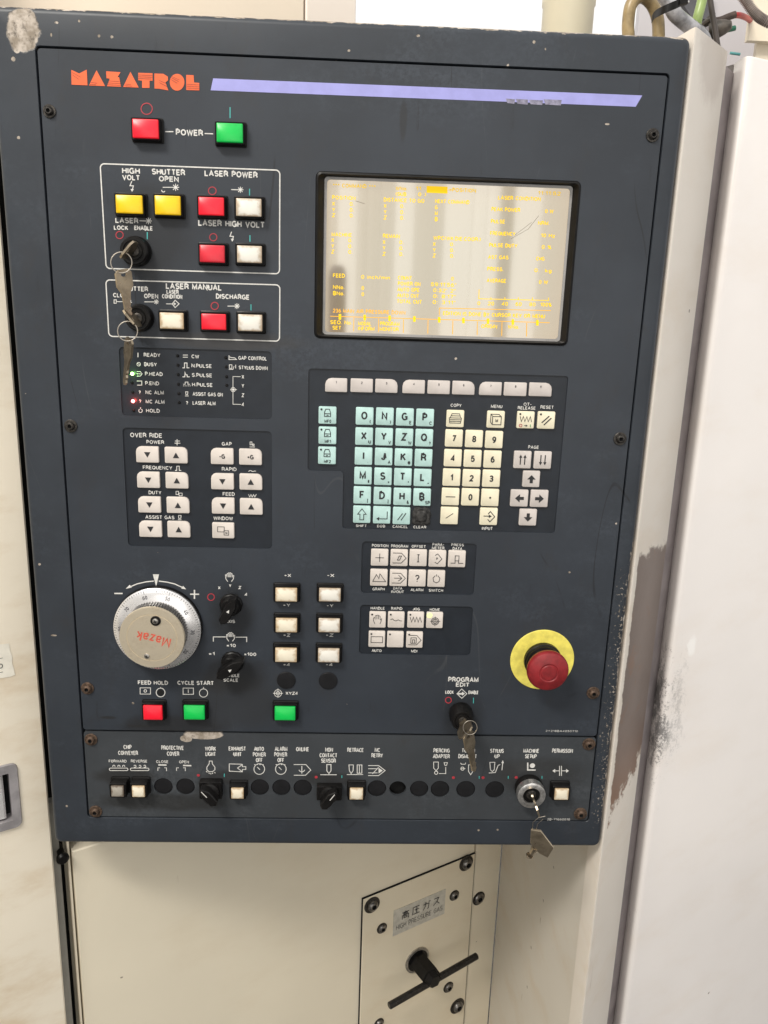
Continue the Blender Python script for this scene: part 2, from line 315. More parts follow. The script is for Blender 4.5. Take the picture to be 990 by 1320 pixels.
class MB:
    def __init__(s): s.v = []; s.f = []; s.m = []; s.lift = 0
    def add(s, vs, fs, m=0):
        b = len(s.v); s.v += [Vector(v) for v in vs]; s.f += [tuple(i + b for i in f) for f in fs]; s.m += [m] * len(fs); return s
    def poly(s, pts, m=0): return s.add(pts, [tuple(range(len(pts)))], m)
    def rings(s, rings, m=0, cap0=False, cap1=False, closed=True):
        n = len(rings[0]); vs = [p for r in rings for p in r]; fs = []
        for i in range(len(rings) - 1):
            for j in range(n if closed else n - 1):
                k = (j + 1) % n; fs.append((i * n + j, i * n + k, (i + 1) * n + k, (i + 1) * n + j))
        if cap0: fs.append(tuple(range(n))[::-1])
        if cap1: fs.append(tuple((len(rings) - 1) * n + j for j in range(n)))
        return s.add(vs, fs, m)
    def lathe(s, o, prof, ax=NORM, seg=32, m=0, cap0=False, cap1=True, up=Vector((0, 0, 1)), rmod=None):
        ax = ax.normalized(); u = ax.cross(up)
        if u.length < 1e-4: u = Vector((1, 0, 0))
        u.normalize(); w = u.cross(ax)
        rs = []
        for r, h in prof:
            rs.append([o + ax * h + (u * math.cos(a) + w * math.sin(a)) * (r * (rmod(a, r) if rmod else 1)) for a in (2 * math.pi * j / seg for j in range(seg))])
        return s.rings(rs, m, cap0, cap1)
    def tube(s, pts, r, seg=10, m=0, closed=False, caps=True):
        n = len(pts); rs = []; prev = None
        for i, p in enumerate(pts):
            a = pts[(i - 1) % n] if (closed or i > 0) else p; b = pts[(i + 1) % n] if (closed or i < n - 1) else p
            t = (b - a).normalized()
            if prev is None:
                u = t.cross(Vector((0, 0, 1)))
                if u.length < 0.1: u = t.cross(Vector((1, 0, 0)))
            else: u = prev - t * prev.dot(t)
            u.normalize(); prev = u; w = t.cross(u)
            rr = r(i / (n - 1)) if callable(r) else r
            rs.append([p + (u * math.cos(q) + w * math.sin(q)) * rr for q in (2 * math.pi * j / seg for j in range(seg))])
        if closed: rs.append(rs[0])
        return s.rings(rs, m, caps and not closed, caps and not closed)
    def box(s, a, b, m=0):
        x0, y0, z0 = a; x1, y1, z1 = b
        return s.add([(x0, y0, z0), (x1, y0, z0), (x1, y1, z0), (x0, y1, z0), (x0, y0, z1), (x1, y0, z1), (x1, y1, z1), (x0, y1, z1)],
                     [(0, 3, 2, 1), (4, 5, 6, 7), (0, 1, 5, 4), (1, 2, 6, 5), (2, 3, 7, 6), (3, 0, 4, 7)], m)
    def slab(s, pts, n, th, bev=0.0, m=0):
        """closed outline pts with its front edge raised th along n, front edge bevelled"""
        c = sum(pts, Vector()) / len(pts)
        def inset(q): return [p + (c - p).normalized() * q for p in pts]
        rs = [pts, [p + n * (th - bev) for p in pts]]
        if bev: rs.append([p + n * th for p in inset(bev)])
        return s.rings(rs, m, False, True)
    def holes(s, outer, holes, y, m=0, wall=0.0, wm=None):
        loops = [[Vector((p[0], p[1], 0)) for p in L] for L in [outer] + list(holes)]
        flat = [p for L in loops for p in L]
        tris = tessellate_polygon(loops)
        s.add([(p.x, y, p.y) for p in flat], [tuple(t) for t in tris], m)
        if wall:
            for L in [outer] + list(holes):
                s.rings([[Vector((p[0], y, p[1])) for p in L], [Vector((p[0], y + wall, p[1])) for p in L]], m if wm is None else wm)
        return s
    def ribbon(s, pts, w, y=None, m=0, n=NORM):
        """a flat painted stroke of width w through world points, mitred"""
        pts = [Vector(p) for p in pts]; closed = len(pts) > 2 and (pts[0] - pts[-1]).length < 1e-6
        if closed: pts = pts[:-1]
        s.lift += 1.5e-5; off = n * s.lift; N = len(pts); L = []; Rr = []
        for i, p in enumerate(pts):
            a = pts[i - 1] if (closed or i) else None; b = pts[(i + 1) % N] if (closed or i < N - 1) else None
            d1 = (p - a).normalized() if a is not None else (b - p).normalized()
            d2 = (b - p).normalized() if b is not None else d1
            t = (d1 + d2)
            t = t.normalized() if t.length > 1e-6 else d1
            q = t.cross(n).normalized(); k = max(0.45, q.dot(d2.cross(n)))
            L.append(p + off + q * (w / 2 / k)); Rr.append(p + off - q * (w / 2 / k))
        if closed: L.append(L[0]); Rr.append(Rr[0])
        return s.rings([L, Rr], m, closed=False)
    def disc(s, c, r, m=0, seg=14, n=NORM, up=Vector((0, 0, 1)), r2=None):
        s.lift += 1.5e-5; u = n.cross(up).normalized(); w = u.cross(n)
        return s.poly([c + n * s.lift + u * math.cos(a) * r + w * math.sin(a) * (r2 or r) for a in (2 * math.pi * j / seg for j in range(seg))], m)
    def text(s, txt, c, w, h, bold=0.02, m=0, u=Vector((1, 0, 0)), v=Vector((0, 0, 1)), gap=.30):
        """monoline lettering centred on c, fitted to w x h; bold sets the stroke weight"""
        t = h * (.135 + bold * 3.4); H = h - t; x = 0; items = []
        for ch in txt:
            gw, st = GL.get(ch, GL[' ']); items.append((x, st)); x += gw + gap
        tot = max(x - gap, 1e-6)
        sx = (w - t) / tot if w else H
        if tot < .01: sx = H
        n = u.cross(v); l0 = s.lift
        for k, (x0, st) in enumerate(items):
            for q, line in enumerate(st):
                s.lift = l0 + (k % 2) * 3e-5 + q * 1.5e-5
                s.ribbon([c + u * ((x0 + px - tot / 2) * sx) + v * ((py - .5) * H) for px, py in line], t, m=m, n=n)
        s.lift = l0 + 6e-5
        return s
    def build(s, name, mats, parent=None, smooth=35, label=None, cat=None, group=None, kind=None, loc=None):
        if not isinstance(mats, (list, tuple)): mats = [mats]
        lo = Vector([min(v[i] for v in s.v) for i in range(3)]); hi = Vector([max(v[i] for v in s.v) for i in range(3)])
        c = (lo + hi) / 2 if loc is None else loc
        me = bpy.data.meshes.new(name); me.from_pydata([v - c for v in s.v], [], s.f)
        for q in mats: me.materials.append(q)
        me.polygons.foreach_set('material_index', s.m)
        if smooth:
            me.polygons.foreach_set('use_smooth', [True] * len(s.f)); me.update(); me.set_sharp_from_angle(angle=math.radians(smooth))
        me.update()
        o = bpy.data.objects.new(name, me); COL.objects.link(o); WPOS[o.name] = c
        if parent is not None: o.parent = parent; o.location = c - WPOS[parent.name]
        else: o.location = c
        tag(o, label, cat, group, kind)
        return o

def tag(o, label=None, cat=None, group=None, kind=None):
    if label: o['label'] = label
    if cat: o['category'] = cat
    if group: o['group'] = group
    if kind: o['kind'] = kind
    return o
def empty(name, loc, label=None, cat=None, group=None, kind=None):
    o = bpy.data.objects.new(name, None); COL.objects.link(o); o.location = loc; o.empty_display_size = 0.05
    WPOS[o.name] = Vector(loc); return tag(o, label, cat, group, kind)
def put_copy(o, loc, parent):
    c = o.copy(); COL.objects.link(c); c.parent = parent; c.location = Vector(loc) - WPOS[parent.name]; WPOS[c.name] = Vector(loc); return c

def rr(x0, z0, x1, z1, r, seg=4):
    """rounded rectangle outline, r one radius or (tl, tr, br, bl)"""
    r = (r,) * 4 if not hasattr(r, '__len__') else r
    out = []
    for (cx, cz, q, a0) in ((x1 - r[1], z1 - r[1], r[1], 0), (x0 + r[0], z1 - r[0], r[0], 90), (x0 + r[3], z0 + r[3], r[3], 180), (x1 - r[2], z0 + r[2], r[2], 270)):
        for k in range(seg + 1):
            a = math.radians(a0 + 90 * k / seg); out.append((cx + q * math.cos(a), cz + q * math.sin(a)))
    return out
def round_poly(pts, r, seg=4):
    out = []; n = len(pts)
    for i in range(n):
        p = Vector(pts[i]); a = (Vector(pts[i - 1]) - p).normalized(); b = (Vector(pts[(i + 1) % n]) - p).normalized()
        half = a.angle(b) / 2; t = r / math.tan(half); c = p + (a + b).normalized() * (r / math.sin(half))
        s0 = p + a * t; s1 = p + b * t
        for k in range(seg + 1):
            q = s0.lerp(s1, k / seg) - c; out.append(tuple(c + q.normalized() * r))
    return out

# crop frames used when measuring the photograph
def crop(x0, y0, k): return lambda x, y: (x0 + x / k, y0 + y / k)
cA = crop(0, 0, 2.475); cB = crop(120, 200, 3.808); cC = crop(140, 440, 4.304); cD = crop(390, 200, 2.75); cE = crop(390, 460, 2.912)
cF = crop(130, 720, 3); cG = crop(440, 680, 2.912); cH = crop(100, 930, 2.912); cI = crop(430, 930, 2.829); cJ = crop(400, 1050, 2.605)
cK = crop(130, 950, 6.19); cL = crop(280, 950, 4.5); cM = crop(455, 690, 6.0); cN = crop(265, 730, 8.25); cO = crop(85, 82, 5.5); cP = crop(140, 740, 7.615); cX = crop(0, 0, 1)
def pc(c, x, y, d=0.0): return P(*c(x, y), d)

# ------------------------------------------------------------------ shared materials
def wp(x, y): p = P(x, y); return (p.x, p.y, p.z)
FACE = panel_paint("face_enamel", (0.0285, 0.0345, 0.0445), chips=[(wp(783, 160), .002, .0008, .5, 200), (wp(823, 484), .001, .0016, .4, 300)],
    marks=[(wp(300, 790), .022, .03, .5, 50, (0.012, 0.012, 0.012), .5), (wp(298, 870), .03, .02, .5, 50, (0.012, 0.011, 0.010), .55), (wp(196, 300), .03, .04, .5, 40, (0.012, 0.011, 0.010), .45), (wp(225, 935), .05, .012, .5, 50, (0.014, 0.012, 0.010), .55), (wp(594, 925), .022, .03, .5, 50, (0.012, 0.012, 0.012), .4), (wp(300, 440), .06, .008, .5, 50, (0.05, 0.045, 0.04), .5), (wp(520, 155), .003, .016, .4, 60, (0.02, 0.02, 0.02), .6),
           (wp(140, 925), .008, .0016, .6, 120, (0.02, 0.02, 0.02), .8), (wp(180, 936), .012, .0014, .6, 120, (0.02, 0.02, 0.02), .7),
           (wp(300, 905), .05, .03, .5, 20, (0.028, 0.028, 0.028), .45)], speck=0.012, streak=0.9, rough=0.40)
PLATE = panel_paint("lower_plate_enamel", (0.042, 0.047, 0.053), chips=[(wp(262, 947), .020, .0055, .22, 50), (wp(240, 952), .006, .004, .3, 80)],
    marks=[(wp(210, 1034), .07, .010, .5, 45, (0.017, 0.016, 0.014), .6), (wp(160, 1000), .03, .010, .5, 45, (0.017, 0.015, 0.013), .6), (wp(300, 1002), .03, .008, .5, 45, (0.017, 0.015, 0.013), .5), (wp(425, 1004), .03, .008, .5, 45, (0.017, 0.015, 0.013), .5), (wp(690, 1000), .05, .02, .5, 35, (0.020, 0.018, 0.016), .45)], speck=0.01, streak=0.4, warmdirt=0.35)
MEMB = mat("membrane_film", (0.015, 0.019, 0.026), 0.36, var=0.10, vscale=60, spec=0.35)
BLK = mat("black_plastic", (0.007, 0.0065, 0.0065), 0.36, var=0.3, vscale=90, bump=0.1, spec=0.22)
BLKD = mat("black_plug", (0.009, 0.009, 0.0105), 0.55, var=0.2, vscale=120, spec=0.25)
DARK = mat("dark_void", (0.004, 0.004, 0.004), 0.9)
PRW = mat("white_print", (0.66, 0.65, 0.62), 0.5, var=0.10, vscale=300)
PRT = mat("teal_print", (0.06, 0.40, 0.38), 0.5)
PRR = mat("red_print", (0.42, 0.035, 0.05), 0.5)
PRO = mat("orange_print", (0.80, 0.13, 0.035), 0.5, var=0.08)
PRB = mat("black_print", (0.02, 0.02, 0.022), 0.5)
PRG = mat("green_print", (0.05, 0.30, 0.08), 0.5)
KW = mat("key_white", (0.66, 0.60, 0.55), 0.42, var=0.05, vscale=70)
KC = mat("key_blue", (0.46, 0.66, 0.63), 0.42, var=0.10, vscale=70)
KY = mat("key_cream", (0.80, 0.74, 0.56), 0.42, var=0.06, vscale=70)
KF = mat("key_pinkish", (0.58, 0.53, 0.50), 0.42, var=0.07, vscale=50)
LR = lens_mat("red_lens", (0.85, 0.010, 0.03), 0.16, 0.25, (0.3, 0.01, 0.01))
LR2 = lens_mat("red_lens_dull", (0.66, 0.02, 0.04), 0.08, 0.35, (0.2, 0.01, 0.01))
LG = lens_mat("green_lens", (0.004, 0.46, 0.07), 0.20, 0.25, (0.0, 0.15, 0.03))
LY = lens_mat("yellow_lens", (0.88, 0.56, 0.005), 0.06, 0.3, (0.35, 0.2, 0.0))
LW = lens_mat("white_lens", (0.78, 0.75, 0.68), 0.0, 0.75, (0.34, 0.22, 0.11))
LW2 = lens_mat("amber_white_lens", (0.82, 0.75, 0.60), 0.0, 0.8, (0.40, 0.25, 0.11))
LD = lens_mat("burnt_lens", (0.36, 0.33, 0.28), 0.0, 0.9, (0.10, 0.07, 0.05))
STEEL = mat("worn_steel", (0.42, 0.40, 0.37), 0.34, 0.9, var=0.25, vscale=200)
RUST = mat("rusty_screw", (0.10, 0.065, 0.045), 0.6, 0.5, var=0.5, vscale=400, bump=0.4)
BSCR = mat("blackened_screw", (0.055, 0.050, 0.045), 0.42, 0.7, var=0.5, vscale=400, bump=0.3)
BRASS = mat("tarnished_key_metal", (0.36, 0.30, 0.22), 0.30, 0.9, var=0.25, vscale=90, bump=0.05)
NICK = mat("nickel_wire", (0.42, 0.38, 0.33), 0.3, 1.0)
LAV = mat("lavender_stripe", (0.33, 0.33, 0.68), 0.5, var=0.06, vscale=60)
LAVD = mat("stripe_smudge", (0.23, 0.22, 0.30), 0.6, var=0.3, vscale=300)

def sc(px, py): return (P(px + 1, py) - P(px, py)).length

def fit_rect(pts, d=0.0):
    q = [P(x, y, d) for x, y in pts]                 # TL TR BR BL -> x0 z0 x1 z1
    return ((q[0].x + q[3].x) / 2, (q[2].z + q[3].z) / 2, (q[1].x + q[2].x) / 2, (q[0].z + q[1].z) / 2)

# ------------------------------------------------------------------ floor
b = MB(); b.add([(-8, -8, 0), (8, -8, 0), (8, 8, 0), (-8, 8, 0)], [(0, 1, 2, 3)])
b.build("floor", mat("concrete", (0.07, 0.068, 0.065), 0.7, var=0.3, vscale=3), kind='structure')

# ------------------------------------------------------------------ the console
console = empty("control_console", (W0 / 2, 0.08, Z0 - 0.02), "dark blue-grey laser machine control console with screen, keypads, buttons and handwheel", "control panel")
X0 = P(66, 1040).x; X1 = (P(891, 60).x + P(775, 1080).x) / 2; ZT = P(450, 26.5).z; ZB = P(420, 1090).z
fx0, fz0, fx1, fz1 = 0.0, Z0, W0, Z0 + H0
G = 0.0022
def frame_mesh():
    b = MB(); rings = []; br = 0.0055
    def loop(x0, z0, x1, z1, r, y): return [Vector((p[0], y, p[1])) for p in rr(x0, z0, x1, z1, r, 5)]
    rings.append(loop(X0, ZB, X1, ZT, 0.007, 0.11))
    for k in range(6):
        a = math.radians(90 * k / 5); q = br * (1 - math.sin(a) * 1.0) if False else br * (1 - math.cos(a))
        yy = br * (1 - math.sin(a)); rings.append(loop(X0 + q, ZB + q, X1 - q, ZT - q, 0.007 - q * 0.6, yy))
    rings.append(loop(fx0 - G, fz0 - G, fx1 + G, fz1 + G, 0.004, 0.0))
    rings.append(loop(fx0 - G + .0004, fz0 - G + .0004, fx1 + G - .0004, fz1 + G - .0004, 0.004, 0.0006))
    rings.append(loop(fx0 - G + .0004, fz0 - G + .0004, fx1 + G - .0004, fz1 + G - .0004, 0.004, 0.012))
    b.rings(rings, 0)
    b.box((X0 + .012, 0.096, ZB + .01), (X1 - .012, 0.1095, ZT - .01), 0)
    return b
PAINT_F = panel_paint("housing_enamel", (0.029, 0.0350, 0.0445),
    chips=[(wp(29, 38), .0135, .0165, .42, 75), (wp(22, 62), .003, .004, .5, 150), (wp(17, 76), .0018, .0018, .4, 300),
           (wp(73, 29), .0016, .001, .4, 300), (wp(102, 27), .001, .001, .4, 300), (wp(66, 45), .0008, .0014, .4, 300),
           (wp(539, 46), .0016, .001, .4, 300), (wp(69, 819), .003, .001, .5, 300), (wp(86, 1039), .0012, .0012, .4, 300)],
    marks=[(wp(828, 800), .02, .05, .5, 60, (0.02, 0.02, 0.022), .5)], speck=0.06, streak=0.85,
    edgewear=[(2, ZT, 0.006, -1, 1, 1.0), (0, X1, 0.010, P(800, 1060).z, P(810, 700).z, .92), (0, X0, 0.004, ZB, ZT - .3, .7)], spatter=[(X1 - .030, X1, P(800, 1085).z, P(810, 690).z, 1)])
frame_mesh().build("housing", PAINT_F, console)
b = MB(); b.box((fx0 - .006, .0105, fz0 - .006), (fx1 + .006, .0125, fz1 + .006)); b.build("backing_plate", DARK, console)

ZS = (P(105, 943.5).z + P(769, 948).z) / 2        # seam between the face plate and the lower plate
def px_loop(pts, r, d=0.0, seg=4):
    return round_poly([(P(x, y, d).x, P(x, y, d).z) for x, y in pts], r, seg)
SCR_O = rr(*fit_rect([(406.4, 220.7), (749.5, 233), (731.5, 444.4), (405.5, 437.5)]), .005)
ST = rr(*fit_rect([(152.8, 447), (350.3, 452.8), (350.7, 541), (157.4, 535.7)]), .004)
OV = rr(*fit_rect([(158, 551.5), (350.3, 555.5), (351, 707.2), (165, 704.4)]), .004)
P1 = rr(*fit_rect([(466.8, 697.9), (614.4, 700.6), (610.7, 767.6), (464.7, 764)]), .004)
P2 = rr(*fit_rect([(463.4, 779.6), (609.3, 782), (606.5, 845.5), (463.4, 843)]), .004)
k0 = P(397.6, 474.8); k1 = P(716.5, 687.3); k2 = P(442.5, 607.5)
kx1 = (P(731.5, 481.5).x + k1.x) / 2
KP = round_poly([(k0.x, k0.z), (kx1, k0.z), (kx1, k1.z), (k2.x, k1.z), (k2.x, k2.z), (k0.x, k2.z)], .003)
b = MB(); b.holes(rr(fx0, ZS + G / 2, fx1, fz1, .003), [SCR_O, ST, OV, P1, P2, KP], 0.0, 0, wall=0.006)
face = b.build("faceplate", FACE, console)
# blank holes in the lower plate: centre pixel and radius in pixels
BLANKS = [(*cH(322, 243), 12.0), (*cH(405, 244), 12.0), (*cH(684, 249), 11.8), (*cH(765, 249), 11.8), (*cH(845, 249), 11.8),
          (*cI(158, 246), 12.0), (*cI(234, 243), 10.8), (*cI(312, 246), 11.8), (*cI(388, 246), 12.0), (*cI(482, 246), 12.2), (*cI(588, 247), 12.2)]
bz = sum(P(x, y).z for x, y, r in BLANKS) / len(BLANKS)
hl = []
for x, y, r in BLANKS:
    p = P(x, y); q = r * sc(x, y); hl.append([(p.x + q * math.cos(a), bz + q * math.sin(a)) for a in (2 * math.pi * j / 28 for j in range(28))])
b = MB(); b.holes(rr(fx0, fz0, fx1, ZS - G / 2, .003), hl, 0.0, 0, wall=0.004)
lower = b.build("lower_plate", PLATE, console)
for i, (x, y, r) in enumerate(BLANKS):
    p = P(x, y); q = (r - .2) * sc(x, y); c = Vector((p.x, 0.0, bz))
    if i == 6:
        b = MB(); b.lathe(c + Vector((0, .0095, 0)), [(q, 0)], seg=28); b.build("open_hole", DARK, console, label="empty hole without a plug")
        continue
    b = MB(); b.lathe(c + Vector((0, .0012, 0)), [(q, -.003), (q, 0), (q * .93, .0006), (q * .5, .0008)], seg=28); b.build("blank_plug", BLKD, console)
for x, y in (cF(717, 470), cF(879, 472)):
    c = P(x, y); q = 12 * sc(x, y); b = MB(); b.lathe(c, [(q, 0), (q, .0008), (q * .94, .0014), (q * .5, .0016)], seg=28); b.build("blank_plug", BLKD, console)

LV = -0.0010                                        # print level of the recessed films (d value)
def membrane(name, loop, label=None):
    b = MB(); b.poly([Vector((x, 0.0015, z)) for x, z in loop]); 
    b.rings([[Vector((x, 0.0015, z)) for x, z in loop], [Vector((x, 0.006, z)) for x, z in loop]])
    return b.build(name, MEMB, console, label=label, smooth=0)
m_st = membrane("status_display", ST); m_ov = membrane("override_keypad", OV); m_p1 = membrane("page_keypad", P1)
m_p2 = membrane("mode_keypad", P2)
b = MB()
tri = tessellate_polygon([[Vector((x, z, 0)) for x, z in KP]]); b.add([(x, .0015, z) for x, z in KP], [tuple(t) for t in tri])
m_kp = b.build("data_keypad", MEMB, console, smooth=0)

# ------------------------------------------------------------------ printing
def T(par, c, txt, x0, x1, yc, h, d=0.0003, m=None, bold=0.022):
    cx, cy = c((x0 + x1) / 2, yc); a = P(*c(x0, yc), d); e = P(*c(x1, yc), d)
    t = P(*c((x0 + x1) / 2, yc - h / 2), d); u = P(*c((x0 + x1) / 2, yc + h / 2), d)
    b = MB(); b.text(txt, P(cx, cy, d), (e - a).length, abs(t.z - u.z), bold)
    return b.build("lettering", m or PRW, par, smooth=0)
def I(par, c, strokes, w=1.2, d=0.0003, m=None, dots=(), name="symbol", fills=()):
    """painted symbol: strokes are point lists in crop pixels, w the line width in photo pixels"""
    b = MB(); x, y = c(*strokes[0][0]) if strokes else (c(*dots[0][:2]) if dots else c(*fills[0][0])); k = sc(x, y)
    for s in strokes: b.ribbon([P(*c(*p), d) for p in s], w * k)
    for q in dots: b.disc(P(*c(q[0], q[1]), d), q[2] * k)
    for f in fills:
        b.lift += 1.5e-5; b.poly([P(*c(*p), d) + NORM * b.lift for p in f])
    return b.build(name, m or PRW, par, smooth=0)
def circ(x, y, r, n=16, a0=0, a1=360, ry=None):
    ps = [(x + r * math.cos(math.radians(a0 + (a1 - a0) * k / n)), y + (ry or r) * math.sin(math.radians(a0 + (a1 - a0) * k / n))) for k in range(n + 1)]
    if abs(a1 - a0) == 360: ps[-1] = ps[0]
    return ps
def ast(x, y, r): return [[(x - 1.25 * r * math.cos(a), y - 1.25 * r * math.sin(a)), (x + 1.25 * r * math.cos(a), y + 1.25 * r * math.sin(a))] for a in (0, math.pi / 4, math.pi / 2, 3 * math.pi / 4)]
def redring(par, c, x, y, r, w=1.1): I(par, c, [circ(x, y, r)], w, m=PRR, name="off_mark")
def tealbar(par, c, x, y0, y1, w=1.3): I(par, c, [[(x, y0), (x, y1)]], w, m=PRT, name="on_mark")
def closed(*p): return [*p, p[0]]

# logo letters: blocky wedges drawn as filled outlines with thin stripe cuts
b = MB()
def LO(pts):
    tri = tessellate_polygon([[Vector((x, -y, 0)) for x, y in pts]])
    b.add([pc(cO, x, y, .0003) for x, y in pts], [tuple(t) for t in tri])
LO([(38, 44), (94, 70), (147, 43), (153, 154), (40, 149)])
LO([(217, 47), (277, 159), (163, 155)])
LO([(285, 54), (387, 61), (366, 95), (377, 97), (390, 164), (291, 160), (311, 106), (288, 104)])
LO([(457, 58), (516, 170), (406, 165)])
LO([(512, 65), (614, 68), (614, 121), (593, 121), (593, 172), (540, 172), (540, 121), (512, 117)])
LO([(627, 70), (690, 72), (722, 92), (724, 118), (706, 132), (726, 190), (662, 178), (628, 177)])
LO([p for p in circ(788, 132, 52, 24, ry=60)][:-1])
LO([(853, 80), (905, 82), (908, 134), (945, 137), (946, 190), (853, 187)])
b.build("lettering", PRO, face, smooth=0, label="orange block lettering of the maker")
b = MB()
for a, e in (((44, 62), (104, 96)), ((44, 78), (92, 112)), ((176, 134), (222, 138)), ((168, 147), (214, 149)), ((302, 122), (380, 127)), ((298, 136), (386, 141)), ((294, 149), (388, 154)),
             ((420, 144), (462, 148)), ((414, 156), (470, 159)), ((512, 80), (612, 84)), ((512, 93), (612, 97)), ((512, 105), (606, 109)), ((660, 118), (722, 146)), ((662, 134), (724, 166)),
             ((748, 100), (800, 128)), ((744, 112), (790, 140)), ((752, 92), (806, 116)), ((855, 146), (945, 151)), ((855, 160), (945, 165)), ((855, 173), (945, 178))):
    b.ribbon([pc(cO, *a, .00045), pc(cO, *e, .00045)], 0.35 * sc(150, 100))
b.build("logo_stripe", FACE, face, smooth=0)
b = MB(); b.poly([P(274.7, 101, .0002), P(828, 123, .0002), P(819.5, 137.6, .0002), P(271.5, 116.4, .0002)]); b.build("stripe", LAV, face, smooth=0)
b = MB()
for x0, y0, x1, y1 in ((652, 127, 664, 134), (665, 127.5, 681, 135), (682, 128.5, 700, 135.5), (701, 128, 724, 136)):
    b.poly([P(x0, y0, .0003), P(x1, y0 + .8, .0003), P(x1 - 1, y1, .0003), P(x0 + 2, y1 - 1.2, .0003)])
b.build("stripe_smudge", LAVD, face, smooth=0)

# power row
redring(face, cA, 468, 347, 18); tealbar(face, cA, 734, 342, 377)
T(face, cA, "POWER", 561, 648, 423, 20); I(face, cA, [[(527, 420), (553, 420)], [(653, 426), (680, 427)]], 1.3)

# laser boxes
def outline(pts, w=1.5, r=.0035):
    q = round_poly([(P(x, y).x, P(x, y).z) for x, y in pts], r, 4); q = [Vector((x, -.0003, z)) for x, z in q]
    b = MB(); b.ribbon(q + [q[0]], w * sc(240, 300)); b.build("outline", PRW, face, smooth=0)
outline([(129.2, 211), (360.8, 219.5), (360.3, 353), (137, 346)]); outline([(136.5, 360.7), (360.8, 367.3), (360.3, 439.8), (140.5, 433.5)])
for t, x0, x1, y, h in (("HIGH", 142, 230, 77, 30), ("VOLT", 143, 230, 110, 27), ("SHUTTER", 288, 452, 83, 30), ("OPEN", 323, 420, 117, 27), ("LASER POWER", 547, 808, 93, 30),
                        ("LASER", 109, 222, 321, 27), ("LOCK", 102, 172, 356, 22), ("ENABLE", 202, 293, 358, 22), ("LASER HIGH VOLT", 516, 843, 337, 31),
                        ("LASER MANUAL", 357, 632, 646, 30), ("SHUTTER", 140, 270, 656, 24), ("LASER", 360, 420, 671, 21), ("CONDITION", 338, 438, 694, 22),
                        ("OPEN", 250, 320, 692, 23), ("CLOSE", 98, 184, 688, 22), ("DISCHARGE", 603, 768, 695, 25)):
    T(face, cB, t, x0, x1, y, h)
for x, y, r in ((585, 175, 19), (590, 403, 18), (597, 740, 18), (130, 392, 18)): redring(face, cB, x, y, r)
for x, a, e in ((768, 165, 198), (770, 393, 425), (775, 732, 762), (266, 378, 413)): tealbar(face, cB, x, a, e)
I(face, cB, [[(190, 128), (181, 150), (198, 151), (192, 172)]], 1.1, fills=[[(184, 166), (200, 167), (191, 181)]])
I(face, cB, [[(680, 376), (672, 398), (689, 399), (684, 416)]], 1.1, fills=[[(676, 410), (692, 411), (683, 425)]])
I(face, cB, [[(342, 158), (392, 158)], circ(345, 173, 8, 8, 200, 20)[::-1]] + ast(405, 158, 14), 1.0)
I(face, cB, [[(678, 169), (712, 170)]] + ast(723, 170, 12), 1.0); I(face, cB, [[(228, 322), (258, 323)]] + ast(272, 323, 13), 1.0)
I(face, cB, [[(252, 720), (303, 720)], circ(252, 737, 8, 8, 200, 20)[::-1]] + ast(310, 720, 10), 1.0)
I(face, cB, [closed((103, 710), (114, 710), (114, 727), (103, 727)), [(114, 719), (150, 719)]] + ast(178, 722, 10), 0.9)
I(face, cB, [[(358, 730), (400, 730)], closed((403, 712), (422, 730), (403, 748), (388, 730))], 1.0, fills=[[(398, 722), (408, 730), (398, 738)]])
I(face, cB, [[(660, 741), (695, 741)]] + ast(706, 741, 11), 1.0)

# status display
for t, x0, x1, y in (("READY", 195, 287, 76), ("BUSY", 197, 268, 128), ("P.HEAD", 202, 300, 181), ("P.END", 203, 280, 233), ("NC ALM", 205, 306, 284), ("MC ALM", 206, 310, 335), ("HOLD", 208, 284, 385),
                     ("CW", 460, 502, 84), ("N.PULSE", 460, 572, 136), ("S.PULSE", 462, 574, 188), ("H.PULSE", 463, 577, 241), ("ASSIST GAS ON", 466, 634, 294), ("LASER ALM", 466, 593, 343),
                     ("GAP CONTROL", 720, 878, 94), ("STYLUS DOWN", 722, 883, 147), ("X", 738, 752, 197), ("Y", 738, 752, 247), ("Z", 738, 752, 299), ("4", 738, 752, 350), ("?", 167, 178, 283), ("?", 169, 181, 333), ("?", 429, 441, 342)):
    T(m_st, cC, t, x0, x1, y, 21, LV, bold=0.012)
I(m_st, cC, [[(163, 63), (163, 88)]], 1.2, LV); I(m_st, cC, [circ(167, 127, 10, 10), [(160, 122), (174, 132)]], 0.8, LV)
I(m_st, cC, [[(156, 168), (176, 168), (186, 180), (176, 193), (156, 193)], [(156, 180), (178, 180)]], 0.8, LV)
I(m_st, cC, [[(156, 220), (184, 220), (184, 243), (158, 243)]], 0.9, LV); I(m_st, cC, [circ(177, 385, 10, 12, -60, 240), [(177, 366), (177, 376)]], 0.9, LV)
I(m_st, cC, [[(412, 76), (440, 76)], [(412, 88), (440, 88)]], 0.9, LV)
I(m_st, cC, [[(410, 147), (421, 147), (421, 120), (435, 120), (435, 147), (448, 147)]], 1.0, LV)
I(m_st, cC, [[(410, 197), (423, 197), (423, 170), (429, 186), (436, 186), (436, 197), (450, 197)]], 1.0, LV)
I(m_st, cC, [[(414, 238), (425, 238), (425, 226), (440, 226), (440, 238), (452, 238)]] + [[(x, 247), (x + 5, 247)] for x in range(414, 452, 9)], 0.8, LV)
I(m_st, cC, [closed((427, 280), (440, 280), (438, 296), (429, 296)), [(424, 303), (444, 303)]], 0.8, LV)
I(m_st, cC, [[(668, 78), (668, 101), (710, 101), (700, 92), (680, 90), (668, 84)]], 0.9, LV)
